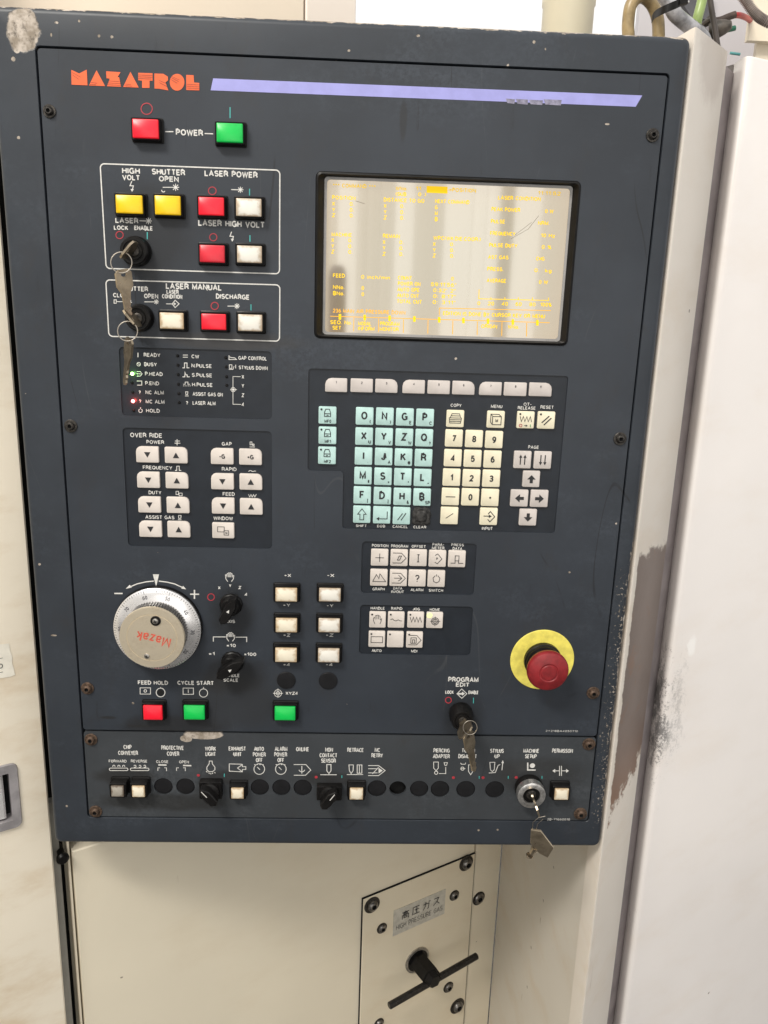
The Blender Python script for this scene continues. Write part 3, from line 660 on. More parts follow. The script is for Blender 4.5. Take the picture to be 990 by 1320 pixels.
I(m_st, cC, [closed((670, 130), (684, 130), (684, 150), (670, 150)), [(667, 156), (690, 156), (696, 138)], [(705, 130), (705, 150)]], 0.8, LV)
I(m_st, cC, [[(732, 196), (690, 195), (690, 349), (735, 350)], circ(691, 268, 12), [(675, 268), (712, 268)]], 0.7, LV, dots=[(*[691, 268], 1.6)])
def led(c, x, y, col=None, e=0, lab=None):
    b = MB(); o = pc(c, x, y, LV - .0002); r = 2.0 * sc(*c(x, y)) * (1.15 if col else 1); b.lathe(o, [(r, 0), (r * .9, .0005), (r * .5, .0010)], seg=12)
    if col:
        n = NT("lit_led"); n.put(n.b.inputs['Base Color'], col); n.put(n.b.inputs['Emission Color'], col); n.b.inputs['Emission Strength'].default_value = e; mm = n.m
    else: mm = BLK
    return b.build("status_light", mm, m_st, label=lab)
led(cC, 131, 180, (0.55, 1.0, 0.28), 5, "lit green status light"); led(cC, 135, 332, (1.0, 0.22, 0.22), 6, "lit red status light")
for x, y in ((134, 283), (139, 384), (130, 230), (383, 80), (385, 132), (386, 184), (388, 238), (390, 290), (392, 340), (650, 90), (652, 142), (655, 196), (656, 244)): led(cC, x, y)
# soft glow of the two lit lights on the film
def ledlamp(c, x, y, col, e):
    l = bpy.data.lights.new("status_glow", 'POINT'); l.color = col; l.energy = e; l.shadow_soft_size = 0.001
    o = bpy.data.objects.new("status_glow", l); COL.objects.link(o); o.location = pc(c, x, y, .0025)
ledlamp(cC, 131, 180, (0.3, 1, 0.2), 0.0016); ledlamp(cC, 135, 332, (1, 0.08, 0.06), 0.0030)

# ------------------------------------------------------------------ keys
def key(par, c, x, y, w, h, km, glyph=None, r=.0012, d0=LV, height=.0022, label=None, name="key", box=None):
    """raised key centred on crop pixel x, y; w, h in crop pixels; glyph(b, g) prints on it in key units (-1..1)"""
    a = P(*c(x - w / 2, y), d0 + height); e = P(*c(x + w / 2, y), d0 + height); t = P(*c(x, y - h / 2), d0 + height); u = P(*c(x, y + h / 2), d0 + height)
    ctr = P(*c(x, y), d0 + height); W = (e - a).length / 2; Hh = abs(t.z - u.z) / 2; yb = 0.0015
    ctr = ctr + Vector((random.uniform(-1, 1), 0, random.uniform(-1, 1))) * 0.00012
    b = MB(); yt = ctr.y; bv = .0006
    lo = rr(ctr.x - W, ctr.z - Hh, ctr.x + W, ctr.z + Hh, r, 3); R3 = (r,) * 4 if not hasattr(r, '__len__') else r
    def lp(q, yy): return [Vector((p[0], yy, p[1])) for p in rr(ctr.x - W + q, ctr.z - Hh + q, ctr.x + W - q, ctr.z + Hh - q, tuple(max(.0003, k - q) for k in R3), 3)]
    b.rings([lp(0, yb), lp(0, yt + bv), lp(bv * .35, yt + bv * .3), lp(bv, yt)], 0, False, True)
    if glyph:
        def g(u_, v_, lift=.00025): return Vector((ctr.x + u_ * W, yt - lift, ctr.z + v_ * Hh))
        g.W, g.H = W, Hh; glyph(b, g)
    return b.build(name, [km, PRB, PRR, PRG], par, smooth=30, label=label)
def gt(txt, h=.9, x=0, y=0, bold=.03, w=None):
    def f(b, g): b.text(txt, g(x, y), w * g.W if w else None, h * g.H, bold, 1)
    return f
def gs(*strokes, w=.12, fills=(), m=1, dot=False):
    def f(b, g):
        for s in strokes: b.ribbon([g(*p) for p in s], w * g.W, m=m)
        for q in fills: b.lift += 1.5e-5; b.poly([g(*p) + NORM * b.lift for p in q], m)
        if dot: b.disc(g(-.68, .68), .12 * g.W, 1, 10)
    return f
def both(*fs):
    def f(b, g):
        for q in fs: q(b, g)
    return f
UP = gs(fills=[[(-.5, -.06), (0, .5), (.5, -.06)], [(-.17, -.06), (.17, -.06), (.17, -.55), (-.17, -.55)]], w=.1)
def rot(poly, k):
    for _ in range(k): poly = [(y, -x) for x, y in poly]
    return poly
AR = [[(-.5, -.04), (0, .5), (.5, -.04)], [(-.18, -.04), (.18, -.04), (.18, -.5), (-.18, -.5)]]
def arrow(k): return gs(fills=[rot(p, k) for p in AR])
dn = gs(fills=[[(-.28, .32), (.28, .32), (0, -.36)]]); upt = gs(fills=[[(-.28, -.34), (.28, -.34), (0, .36)]])

# function key row
FK = [(85, 168, 80, 132), (180, 264, 82, 133), (273, 357, 84, 135), (376, 460, 87, 138), (470, 554, 89, 140), (563, 647, 91, 142), (664, 748, 95, 145), (757, 842, 96, 147), (851, 936, 98, 149)]
for i, (x0, x1, y0, y1) in enumerate(FK):
    r = (.0060, .001, .001, .001) if i % 3 == 0 else (.001, .0060, .001, .001) if i % 3 == 2 else .001
    key(m_kp, cE, (x0 + x1) / 2, (y0 + y1) / 2, x1 - x0, y1 - y0, KF, gt(str(i + 1), .34, 0, .42, .01), r=r, name="function_key")
dome = both(gs(closed((-.34, -.12), (.34, -.12), (.34, .35), (.2, .72), (-.2, .72), (-.34, .35)), [(-.34, .2), (.34, .2)], [(-.12, .02), (.12, .02)], w=.08, dot=True))
for i, (x, y) in enumerate(((93.5, 219.5), (93, 295), (91.5, 370.5))):
    key(m_kp, cE, x, y, 67, 65, KC, both(dome, gt("MF%d" % i, .36, .05, -.66, .01)), label="small pale blue memory key")
LET = [("O", "("), ("N", ")"), ("G", "E"), ("P", "C"), ("X", "U"), ("Y", "V"), ("Z", "W"), ("Q", "?"), ("I", ","), ("J", "A"), ("K", "@"), ("R", ""), ("M", "#"), ("S", "="), ("T", "*"), ("L", "+"),
       ("F", "["), ("D", "]"), ("H", "&"), ("B", "SP")]
def bil(c, tl, tr, bl, br, u, v):
    q = [P(*c(*p)) for p in (tl, tr, bl, br)]
    p = q[0].lerp(q[1], u).lerp(q[2].lerp(q[3], u), v); x, y = pix(p)
    return x, y
for i in range(24):
    u, v = (i % 4) / 3, (i // 4) / 5
    x, y = bil(cE, (233.5, 222.5), (460, 228.5), (222.5, 592), (446, 600), u, v); s = 22.9 - .5 * v
    if i < 20:
        a, sub = LET[i]
        gl = both(gt(a, .90, -.04 if a != "I" else 0, .08, .018), gt(sub, .40, .64, -.60, .01)) if sub not in ("", ",") else both(gt(a, .90, 0, .08, .018), *( [gt(",", .2, .5, -.62, .01)] if sub else []))
    elif i == 20: gl = gs(closed((-.22, -.6), (.22, -.6), (.22, .05), (.5, .05), (0, .68), (-.5, .05), (-.22, .05)), w=.08)
    elif i == 21: gl = gs([(.62, .45), (.62, -.42), (-.4, -.42)], w=.09, fills=[[(-.3, -.2), (-.62, -.42), (-.3, -.64)]])
    elif i == 22: gl = gs([(-.45, -.5), (.1, .3)], [(-.05, -.5), (.5, .35)], w=.09)
    else:
        # the burst key: a worn black rubber dome without its cap
        b = MB(); c0 = P(x, y, LV + .0014); k = sc(x, y); r0 = 12 * k
        def rm(a, r): return 1 / max(abs(math.cos(a)), abs(math.sin(a))) ** .75 * (1 + .05 * math.sin(7 * a))
        b.lathe(c0 + Vector((0, .0012, 0)), [(r0, -.001), (r0, .0004), (r0 * .9, .0010), (r0 * .62, .0009), (r0 * .5, .0019), (r0 * .2, .0022)], seg=28, rmod=rm)
        b.build("broken_key", mat("torn_rubber", (0.022, 0.021, 0.020), 0.6, var=0.9, vscale=260, bump=0.8), m_kp, label="burst black key without its cap"); continue
    key(m_kp, cX, x, y, s, s * .985, KC, gl, label=None)
NUM = ["7", "8", "9", "4", "5", "6", "1", "2", "3", "—", "0", "·", "/", "", "IN"]
for i, t in enumerate(NUM):
    if not t: continue
    x, y = bil(cE, (569, 306), (719, 311), (551.5, 596.5), (699, 600), (i % 3) / 2, (i // 3) / 4)
    gl = gs([(-.55, 0), (.55, 0)], w=.09) if t == "—" else gs(fills=[[(-.1, -.1), (.1, -.1), (.1, .1), (-.1, .1)]]) if t == "·" else gs([(-.42, -.3), (.42, .3)], w=.07) if t == "/" else \
        gs(closed((-.15, .2), (-.15, .2001)), [(-.1, .3), (.15, .6), (.68, 0), (.15, -.6), (-.1, -.3)], [(-.6, .06), (.1, .06)], w=.09, fills=[[(.0, .25), (.35, .05), (.0, -.15)]]) if t == "IN" else gt(t, .76, 0, 0, .018)
    if t == "IN": gl = gs([(-.1, .3), (.15, .6), (.68, 0), (.15, -.6), (-.1, -.3)], [(-.6, .06), (.1, .06)], w=.09, fills=[[(.0, .25), (.35, .05), (.0, -.15)]])
    key(m_kp, cX, x, y, 22.6, 22.2, KY, gl)
key(m_kp, cE, 573, 232, 66, 64, KY, gs(closed((-.62, -.5), (.62, -.5), (.7, .1), (-.7, .1)), [(-.6, .1), (-.4, .6), (.45, .6), (.62, .1)], [(-.66, -.1), (.66, -.1)], [(-.64, -.3), (.64, -.3)], [(-.5, .35), (.5, .35)], w=.07))
key(m_kp, cE, 726, 235, 66, 64, KY, both(gs(closed((-.38, -.6), (.6, -.6), (.6, .36), (-.38, .36)), [(-.38, .36), (-.6, .62), (.3, .62), (.6, .36)], [(-.6, .62), (-.6, -.3), (-.38, -.6)], w=.08), gt("M", .38, .1, -.12, .02)))
key(m_kp, cE, 838, 237, 65, 64, KY, both(gs([(-.68, .42), (-.5, -.2), (-.3, .42), (-.1, -.2), (.1, .42), (.3, -.2), (.5, .42), (.68, -.2)], w=.08, dot=True),
    lambda b, g: b.ribbon([g(-.55 + .16 * math.cos(a), -.66 + .16 * math.sin(a)) for a in (k * math.pi / 5 for k in range(10))] + [g(-.55 + .16, -.66)], .07 * g.W, m=2),
    gs([(-.15, -.66), (.2, -.66)], w=.06, fills=[[(.05, -.54), (.28, -.66), (.05, -.78)]]), gs([(.58, -.5), (.58, -.82)], w=.08, m=3)), label="cream release key with a zigzag")
key(m_kp, cE, 915, 238, 65, 65, KY, gs([(-.52, -.3), (.3, .5)], [(-.25, -.55), (.55, .28)], w=.13, dot=True))
key(m_kp, cE, 826.5, 386.5, 65, 65, KF, gs([(-.25, -.55), (-.25, .35)], [(.25, -.55), (.25, .35)], w=.12, fills=[[(-.44, .25), (-.25, .6), (-.06, .25)], [(.06, .25), (.25, .6), (.44, .25)]]))
key(m_kp, cE, 902, 388, 65, 65, KF, gs([(-.25, .6), (-.25, -.3)], [(.25, .6), (.25, -.3)], w=.12, fills=[[(-.44, -.22), (-.06, -.22), (-.25, -.58)], [(.06, -.22), (.44, -.22), (.25, -.58)]]))
key(m_kp, cE, 858.5, 459, 64, 61, KF, arrow(0)); key(m_kp, cE, 814, 531, 66, 63, KF, arrow(3)); key(m_kp, cE, 889, 532, 66, 64, KF, arrow(1)); key(m_kp, cE, 846, 603, 65, 62, KF, arrow(2))
for t, x0, x1, y, h in (("COPY", 556, 597, 182, 12), ("MENU", 707, 750, 186, 12), ("OT-", 830, 860, 178, 12), ("RELEASE", 808, 875, 192, 12), ("RESET", 893, 943, 189, 12), ("PAGE", 847, 887, 339, 12),
                        ("INPUT", 673, 714, 644, 12), ("SHIFT", 200, 241, 634, 10), ("EOB", 280, 310, 635, 10), ("CANCEL", 338, 395, 637, 11), ("CLEAR", 416, 464, 639, 10)):
    T(m_kp, cE, t, x0, x1, y, h, LV, bold=.012)

# override keypad
for t, x0, x1, y, h in (("OVER RIDE", 120, 297, 521, 25), ("POWER", 210, 308, 559, 20), ("FREQUENCY", 190, 353, 701, 20), ("DUTY", 222, 293, 839, 20), ("ASSIST GAS", 204, 365, 976, 20),
                        ("GAP", 628, 683, 569, 20), ("RAPID", 628, 710, 709, 20), ("FEED", 633, 700, 847, 20), ("WINDOW", 582, 690, 982, 20)):
    T(m_ov, cC, t, x0, x1, y, h, LV, bold=.012)
I(m_ov, cC, [[(368, 553), (396, 553)], [(366, 565), (398, 565)], [(380, 543), (380, 577)]], .9, LV)
I(m_ov, cC, [[(368, 716), (378, 716), (378, 693), (392, 693), (392, 716), (403, 716)]], .9, LV)
I(m_ov, cC, [closed((374, 832), (388, 832), (388, 850), (374, 850)), closed((391, 842), (408, 842), (408, 857), (391, 857))], .7, LV)
I(m_ov, cC, [closed((388, 966), (402, 966), (401, 982), (389, 982)), [(385, 990), (404, 990)]], .8, LV)
I(m_ov, cC, [[(782, 586), (812, 586)], closed((785, 558), (795, 558), (795, 574), (785, 574)), closed((799, 570), (807, 570), (807, 578), (799, 578))], .8, LV)
I(m_ov, cC, [[(776, 722), (783, 717), (790, 717), (797, 722), (804, 722), (810, 719), (818, 721)]], .8, LV)
I(m_ov, cC, [[(776, 848), (783, 864), (790, 850), (797, 864), (804, 850), (811, 864), (820, 848)]], .7, LV)
OK = [(214, 629, 0, dn), (374, 632.5, 1, upt), (220.5, 769.5, 0, dn), (379, 772, 1, upt), (226.5, 906.5, 0, dn), (384.5, 909, 1, upt), (232.5, 1041.5, 0, dn), (389.5, 1044, 1, upt),
      (630, 639, 0, gt("-G", .58, 0, 0, .02)), (786.5, 641.5, 1, gt("+G", .58, 0, 0, .02)), (631.5, 778, 0, dn), (789, 780, 1, upt), (634.5, 914, 0, dn), (791, 917.5, 1, upt)]
for x, y, s, g in OK:
    key(m_ov, cC, x, y, 126, 89, KW, g, r=(.0050, .0012, .0012, .0012) if s == 0 else (.0012, .0050, .0012, .0012))
key(m_ov, cC, 636, 1050, 122, 86, KW, both(gs(closed((-.5, -.15), (.1, -.15), (.1, .5), (-.5, .5)), w=.05), lambda b, g: b.ribbon([g(.08, -.55), g(.5, -.55), g(.5, .02), g(.08, .02), g(.08, -.55)], .05 * g.W, m=1), gt("M", .3, .29, -.27, .02)))

# page keypad and mode keypad
for t, x0, x1, y in (("POSITION", 115, 177, 68), ("PROGRAM", 187, 251, 70), ("OFFSET", 264, 317, 71), ("PARA-", 342, 386, 64), ("METER", 340, 387, 77), ("PRESS", 413, 460, 65), ("DATA", 418, 454, 79),
                     ("GRAPH", 117, 163, 231), ("DATA", 195, 229, 228), ("IN/OUT", 187, 235, 241), ("ALARM", 260, 308, 234), ("SWITCH", 328, 382, 236)):
    T(m_p1, cG, t, x0, x1, y, 10.5, LV, bold=.012)
for t, x0, x1, y in (("HANDLE", 110, 163, 303), ("RAPID", 187, 229, 304), ("JOG", 268, 295, 306), ("HOME", 332, 370, 308), ("AUTO", 114, 151, 462), ("MDI", 262, 285, 464)):
    T(m_p2, cG, t, x0, x1, y, 10.5, LV, bold=.012)
hexs = ((-.75, .6), (.25, .6), (.8, 0), (.25, -.6), (-.75, -.6))
G1 = [gs([(-.5, 0), (.5, 0)], [(0, -.5), (0, .5)], w=.07, fills=[[(-.12, 0), (0, .12), (.12, 0), (0, -.12)]]),
      gs(hexs, closed((-.2, -.25), (-.02, .25), (.25, .25), (.05, -.25)), w=.07),
      gs([(0, -.45), (0, .4)], [(-.12, .42), (.15, .42)], [(-.12, -.45), (.12, -.45)], w=.09),
      both(gs([(-.3, .4), (0, .6), (.5, 0), (0, -.6), (-.3, -.4)], w=.07), gt("P", .3, -.05, 0, .01)),
      gs([(-.7, -.5), (-.2, -.5), (-.2, -.2)], [(.2, -.2), (.2, -.5), (.75, -.5)], closed((-.22, -.2), (.22, -.2), (.22, .4), (-.22, .4)), w=.07),
      gs(closed((-.7, -.45), (-.3, .4), (0, -.1), (.1, .5), (.8, -.45)), w=.07), gs(hexs, [(-.5, 0), (.3, 0)], [(0, .35), (.4, 0), (0, -.35)], w=.07),
      gt("?", .9, 0, 0, .0), gs([(-.15, .4), (-.4, .1), (-.32, -.3), (0, -.48), (.32, -.3), (.4, .1), (.15, .4)], [(0, .3), (0, .55)], w=.07)]
for i, (x, y) in enumerate(((144, 113), (217, 114), (289, 115), (361, 117), (434, 118), (141, 189), (214, 190), (285, 191), (357, 193))):
    key(m_p1, cG, x, y, 65, 62, KW, G1[i])
hand = gs([(-.3, -.5), (-.5, -.1), (-.5, .25), (-.35, .3), (-.3, .05), (-.28, .55), (-.12, .58), (-.08, .62), (.08, .62), (.12, .56), (.28, .5), (.32, 0), (.5, .2), (.45, -.1), (.3, -.5)], [(-.1, .55), (-.1, .1)], [(.1, .55), (.1, .1)], w=.06, dot=True)
G2 = [hand, gs([(-.7, .05), (-.45, .15), (-.25, -.05), (0, -.1), (.25, .05), (.45, -.08), (.7, -.1)], w=.07, dot=True),
      gs([(-.7, .4), (-.5, -.25), (-.3, .4), (-.1, -.25), (.1, .4), (.3, -.25), (.5, .4), (.7, -.25)], w=.08, dot=True),
      lambda b, g: [b.ribbon([g(.05 + q * math.cos(a), -.1 + q * math.sin(a)) for a in (k * math.pi / 8 for k in range(16))] + [g(.05 + q, -.1)], .08 * g.W, m=1) for q in (.45, .28)] + [b.ribbon([g(-.55, -.1), g(.68, -.1)], .06 * g.W, m=1), b.ribbon([g(.05, -.7), g(.05, .5)], .06 * g.W, m=1)],
      gs(closed((-.7, -.4), (.7, -.4), (.7, .35), (-.7, .35)), w=.07, dot=True), gs(w=.07, dot=True),
      gs((hexs[0], hexs[1], hexs[2], hexs[3], hexs[4]), closed((-.45, -.4), (.2, -.4), (.2, .3), (-.45, .3)), [(-.25, -.4), (-.25, .05), (0, .05), (0, -.4)], w=.07, dot=True)]
for i, (x, y) in enumerate(((136, 347), (206, 347), (279, 348), (350, 349), (133, 420), (203, 421), (275, 422))):
    o = key(m_p2, cG, x, y, 62, 59, KW, G2[i], label="white key with a glowing yellow-green corner" if i == 3 else None)
b = MB(); b.disc(pc(cG, 331, 330, LV + .0025), 3.4 * sc(550, 790), seg=14); n = NT("key_lamp"); n.put(n.b.inputs['Base Color'], (0.8, 0.8, 0.3)); n.put(n.b.inputs['Emission Color'], (0.85, 0.95, 0.25)); n.b.inputs['Emission Strength'].default_value = .75
b.build("key_lamp", n.m, m_p2)

# ------------------------------------------------------------------ illuminated push buttons
def button(c, x0, y0, x1, y1, lm, d=.009, bord=2.2, bl=None, label=None, k=1):
    """square push button whose cap shows at the crop pixels given; the black bezel stands behind it"""
    a = P(*c(x0, y0), d); e = P(*c(x1, y1), d); w = bord * sc(*c(x0, y0))
    x0, x1, z0, z1 = a.x, e.x, e.z, a.z
    b = MB()
    def lp(q, y, r=.0012): return [Vector((p[0], y, p[1])) for p in rr(x0 - q, z0 - q, x1 + q, z1 + q, r, 2)]
    b.rings([lp(w + .0010, 0), lp(w + .0010, -.0016), lp(w, -.0022), lp(w, -d + .0018), lp(w - .0006, -d + .0008), lp(.0003, -d + .0010), lp(.0003, -d + .0022)], 0, False, True)
    o = b.build("push_button", BLK, console, label=label)
    b = MB(); b.rings([lp(-.0001, -d + .003, .0006), lp(-.0001, -d - .0002, .0006), lp(-.0008, -d - .0008, .0005)], 0, False, True)
    b.build("lens", lm, o)
    return o
button(cA, 421, 378, 507, 443, LR, label="red power button"); button(cA, 690, 391, 775, 456, LG, label="green power button")
for q, lm, lb in (((109, 193, 245, 289), LY, "yellow high volt lamp"), ((301, 196, 431, 296), LY, "yellow shutter open lamp"), ((516, 204, 643, 298), LR, "red laser power button"), ((701, 210, 827, 303), LW, "stained white laser power button"),
              ((522, 439, 647, 529), LR2, "dull red high volt button"), ((706, 442, 829, 531), LW, "stained white high volt button"), ((326, 771, 446, 855), LW2, "stained white laser condition button"), ((531, 777, 653, 859), LR, "red discharge button"), ((711, 780, 831, 866), LW, "white discharge button")):
    button(cB, *q, lm, label=lb)
for q in ((675, 113, 759, 167), (844, 114, 927, 167), (676, 230, 759, 286), (842, 231, 924, 286), (674, 345, 758, 401), (840, 347, 922, 402)): button(cF, *q, LW2 if q[0] < 800 else LW, d=.0085, label=None)
button(cF, 163, 568, 239, 624, LR, .0085, label="red feed hold button"); button(cF, 320, 568, 402, 623, LG, .0085, label="green cycle start button"); button(cF, 672, 572, 752, 626, LG, .0085, label="green axis home button")
button(cK, 79, 390, 186, 477, LD, .013, 2.6, label="burnt grey forward button"); button(cK, 246, 391, 353, 480, LW2, .013, 2.6, label="yellowed reverse button")
button(cH, 576, 250, 624, 290, LW2, .011, 2.4); button(cI, 59, 243, 107, 285, LW2, .011, 2.4); button(cI, 808, 245, 855, 286, LW2, .011, 2.4)

# face lettering of the middle and lower areas
for t, x0, x1, y, h in (("X", 453, 463, 113, 12), ("Y", 495, 505, 105, 12), ("Z", 532, 543, 112, 12), ("4", 556, 567, 139, 12), ("AXIS", 479, 519, 243, 13), ("×10", 486, 522, 336, 13), ("×1", 417, 440, 368, 13),
                        ("×100", 554, 601, 370, 13), ("HANDLE", 475, 537, 452, 13), ("SCALE", 474, 531, 470, 13), ("FEED HOLD", 143, 260, 480, 16), ("CYCLE START", 296, 437, 481, 16),
                        ("+X", 709, 736, 65, 13), ("-X", 875, 903, 65, 13), ("+Y", 704, 733, 180, 13), ("-Y", 873, 900, 182, 13), ("+Z", 705, 733, 296, 13), ("-Z", 870, 900, 296, 13), ("+4", 705, 732, 410, 13), ("-4", 870, 897, 410, 13), ("XYZ4", 714, 762, 521, 12)):
    T(face, cF, t, x0, x1, y, h)
redring(face, cF, 426, 149, 13)
I(face, cF, [[(52, 135), (84, 135)]], 1.8); I(face, cF, [[(345, 138), (380, 138)], [(362, 121), (362, 156)]], 1.8)
I(face, cF, [[(112, 110), (140, 98), (175, 90), (205, 87)], [(224, 87), (255, 91), (285, 98), (316, 112)]], 1.4, fills=[[(96, 117), (112, 101), (119, 112)], [(330, 119), (311, 116), (318, 105)]])
I(face, cF, [], fills=[[(201, 61), (225, 61), (214, 109)]], name="pointer_mark")
def handicon(c, x, y, s):
    H = [(-.4, 1), (-.85, .4), (-.95, -.5), (-.7, -.55), (-.6, 0), (-.55, -.8), (-.3, -.85), (-.2, -1), (0, -.9), (.2, -1), (.32, -.85), (.55, -.75), (.6, 0), (.75, -.4), (.95, -.35), (.85, .4), (.4, 1)]
    I(face, c, [[(x + a * s, y + e * s) for a, e in H], [(x - .28 * s, y - .7 * s), (x - .28 * s, y)], [(x, y - .8 * s), (x, y)], [(x + .28 * s, y - .7 * s), (x + .28 * s, y)]], .9)
handicon(cF, 498, 72, 17); handicon(cF, 502, 303, 17)
I(face, cF, [[(435, 321), (435, 303), (483, 303)], [(521, 304), (564, 304), (564, 323)]], 1.1)
I(face, cF, [closed((152, 500), (192, 500), (192, 524), (152, 524)), circ(172, 512, 5)], .9); I(face, cF, [closed((318, 501), (358, 501), (358, 525), (318, 525)), [(338, 506), (338, 519)]], .9)
I(face, cF, [circ(231, 518, 17, 20), [(231, 497), (231, 501)]], 1.0); I(face, cF, [circ(397, 520, 16, 20), [(397, 497), (397, 504)]], .9)
b = MB(); b.disc(pc(cF, 231, 518, .0002), 4.4 * sc(207, 892), seg=18); b.build("indicator_hole", DARK, face)
I(face, cF, [circ(685, 521, 14, 16), [(666, 521), (704, 521)], [(685, 503), (685, 538)], circ(685, 521, 7, 12)], .8)
for t, x0, x1, y, h in (("PROGRAM", 401, 515, 571, 18), ("EDIT", 430, 481, 590, 16), ("LOCK", 390, 422, 618, 13), ("ENABLE", 477, 515, 619, 13)): T(face, cG, t, x0, x1, y, h)
T(face, cG, "2Y218BA4050710", 767, 888, 764, 7, bold=0)
redring(face, cG, 402, 648, 11); tealbar(face, cG, 496, 639, 660, 1.1)
I(face, cG, [closed((452, 606), (471, 624), (452, 641), (434, 624))], .9, fills=[[(437, 621), (453, 621), (453, 616), (464, 624), (453, 631), (453, 627), (437, 627)]])
for t, x0, x1, y in (("CHIP", 172, 203, 96), ("CONVEYER", 152, 227, 118), ("PROTECTIVE", 314, 399, 99), ("COVER", 335, 382, 121), ("WORK", 478, 520, 102), ("LIGHT", 480, 519, 122), ("EXHAUST", 567, 632, 102), ("UNIT", 585, 616, 123),
                     ("AUTO", 662, 700, 103), ("POWER", 658, 707, 124), ("OFF", 669, 695, 145), ("ALARM", 740, 788, 103), ("POWER", 738, 787, 124), ("OFF", 750, 776, 145), ("ONLINE", 820, 869, 104), ("NON", 929, 959, 106), ("CONTACT", 908, 975, 127), ("SENSOR", 914, 970, 147)):
    T(lower, cH, t, x0, x1, y, 16, bold=.012)
for t, x0, x1, y in (("FORWARD", 117, 184, 149), ("REVERSE", 200, 262, 149), ("CLOSE", 295, 341, 151), ("OPEN", 381, 418, 152)): T(lower, cH, t, x0, x1, y, 10.5, bold=.012)
for t, x0, x1, y in (("RETRACE", 50, 110, 104), ("NC", 150, 170, 104), ("RETRY", 138, 180, 124), ("PIERCING", 364, 424, 106), ("ADAPTER", 362, 424, 127), ("TORCH", 467, 516, 106), ("DISMOUNT", 455, 523, 127), ("STYLUS", 571, 621, 107), ("UP", 587, 606, 127),
                     ("MACHINE", 692, 750, 107), ("SETUP", 698, 741, 127), ("PERMISSON", 797, 873, 107)): T(lower, cI, t, x0, x1, y, 15, bold=.012)
T(lower, cI, "2B-71660010", 779, 862, 357, 8, bold=0)
for x in (70, 238): I(lower, cK, [circ(x + 8, 258, 10, 10, 90, 270), [(x + 6, 248), (x + 138, 248)], [(x + 6, 268), (x + 138, 268)], circ(x + 136, 258, 10, 10, -90, 90)] + [circ(x + q, 234, 9, 8, 150 if x < 100 else -150, 380 if x < 100 else 150) for q in (34, 74, 112)], 1.0)
I(lower, cK, [[(458, 223), (524, 224)]], 2.0); I(lower, cK, [[(455, 270), (455, 246), (472, 246)], [(506, 246), (524, 246), (524, 272)]], .9)
I(lower, cK, [[(656, 227), (722, 229)]], 2.0); I(lower, cK, [[(604, 270), (604, 246), (622, 246)], [(656, 246), (674, 246), (674, 272)]], .9)
I(lower, cK, [[(866, 192), (864, 215), (846, 240), (846, 262), (862, 276), (892, 276), (910, 262), (910, 240), (890, 215), (888, 192), (866, 192)], [(840, 272), (850, 282)], [(862, 284), (866, 294)], [(878, 286), (878, 298)], [(894, 284), (890, 294)], [(906, 280), (914, 288)]], 1.0)
I(lower, cL, [[(144, 158), (70, 156), (70, 198), (144, 202)], closed((118, 180), (146, 160), (146, 172), (166, 172), (166, 188), (146, 188), (146, 202))], 1.0)
for x in (244, 369): I(lower, cL, [circ(x, 186, 31, 20), [(x - 12, 174), (x + 4, 190)]] + [[(x - 30 + q, 160), (x - 22 + q, 160)] for q in (0, 14, 30, 48)], 1.0)
I(lower, cL, [[(444, 160), (514, 160), (543, 192), (512, 222), (444, 222)], circ(491, 184, 18, 10, 20, 160), [(491, 168), (491, 212)]], 1.0)
I(lower, cL, [[(598, 219), (693, 219)], closed((636, 160), (660, 160), (660, 196), (648, 212), (636, 196))], 1.1)
I(lower, cL, [[(752, 218), (846, 218)], closed((764, 162), (790, 162), (788, 196), (777, 212), (767, 196)), closed((812, 162), (839, 162), (839, 210), (812, 210)), [(825, 162), (825, 210)]], 1.0)
I(lower, cL, [[(876, 166), (936, 166), (974, 195), (936, 224), (876, 224)], [(876, 184), (930, 184)], [(876, 208), (930, 208)], [(900, 214), (936, 176)]], 1.0, fills=[[(936, 178), (960, 195), (936, 212)]])
I(lower, cI, [closed((365, 148), (382, 148), (382, 170), (374, 180), (365, 170)), circ(374, 187, 6, 10), [(384, 190), (409, 190), (409, 166)], closed((403, 150), (415, 150), (412, 160), (406, 160))], .9)
I(lower, cI, [[(463, 151), (466, 156), (480, 156), (482, 150)], circ(470, 172, 6, 10), [(463, 172), (480, 172)], closed((492, 158), (508, 158), (508, 182), (500, 194), (492, 182))], .9)
I(lower, cI, [closed((570, 149), (588, 149), (586, 176), (579, 183), (572, 176)), [(566, 188), (590, 186), (600, 160), (608, 157)], [(614, 178), (617, 146)]], 1.0, fills=[[(612, 152), (617, 141), (621, 152)]])
I(lower, cI, [[(708, 150), (708, 177), (737, 177)]], 1.8, dots=[(725, 161, 3.4)])
I(lower, cI, [[(806, 180), (824, 180)], [(831, 180), (850, 180)], [(824, 162), (824, 198)], [(831, 162), (831, 198)]], 1.0, fills=[[(798, 180), (808, 173), (808, 187)], [(858, 180), (848, 173), (848, 187)]])
for c, x, y in ((cK, 778, 306), (cL, 574, 233), (cI, 437, 205), (cI, 545, 205), (cI, 666, 204)): I(lower, c, [], m=PRR, dots=[(x, y, 2.0)], name="off_mark")
for c, x, y0, y1 in ((cL, 41, 213, 232), (cL, 723, 222, 238), (cI, 531, 199, 209), (cI, 637, 199, 209), (cI, 760, 199, 209)): tealbar(lower, c, x, y0, y1, 1.0)

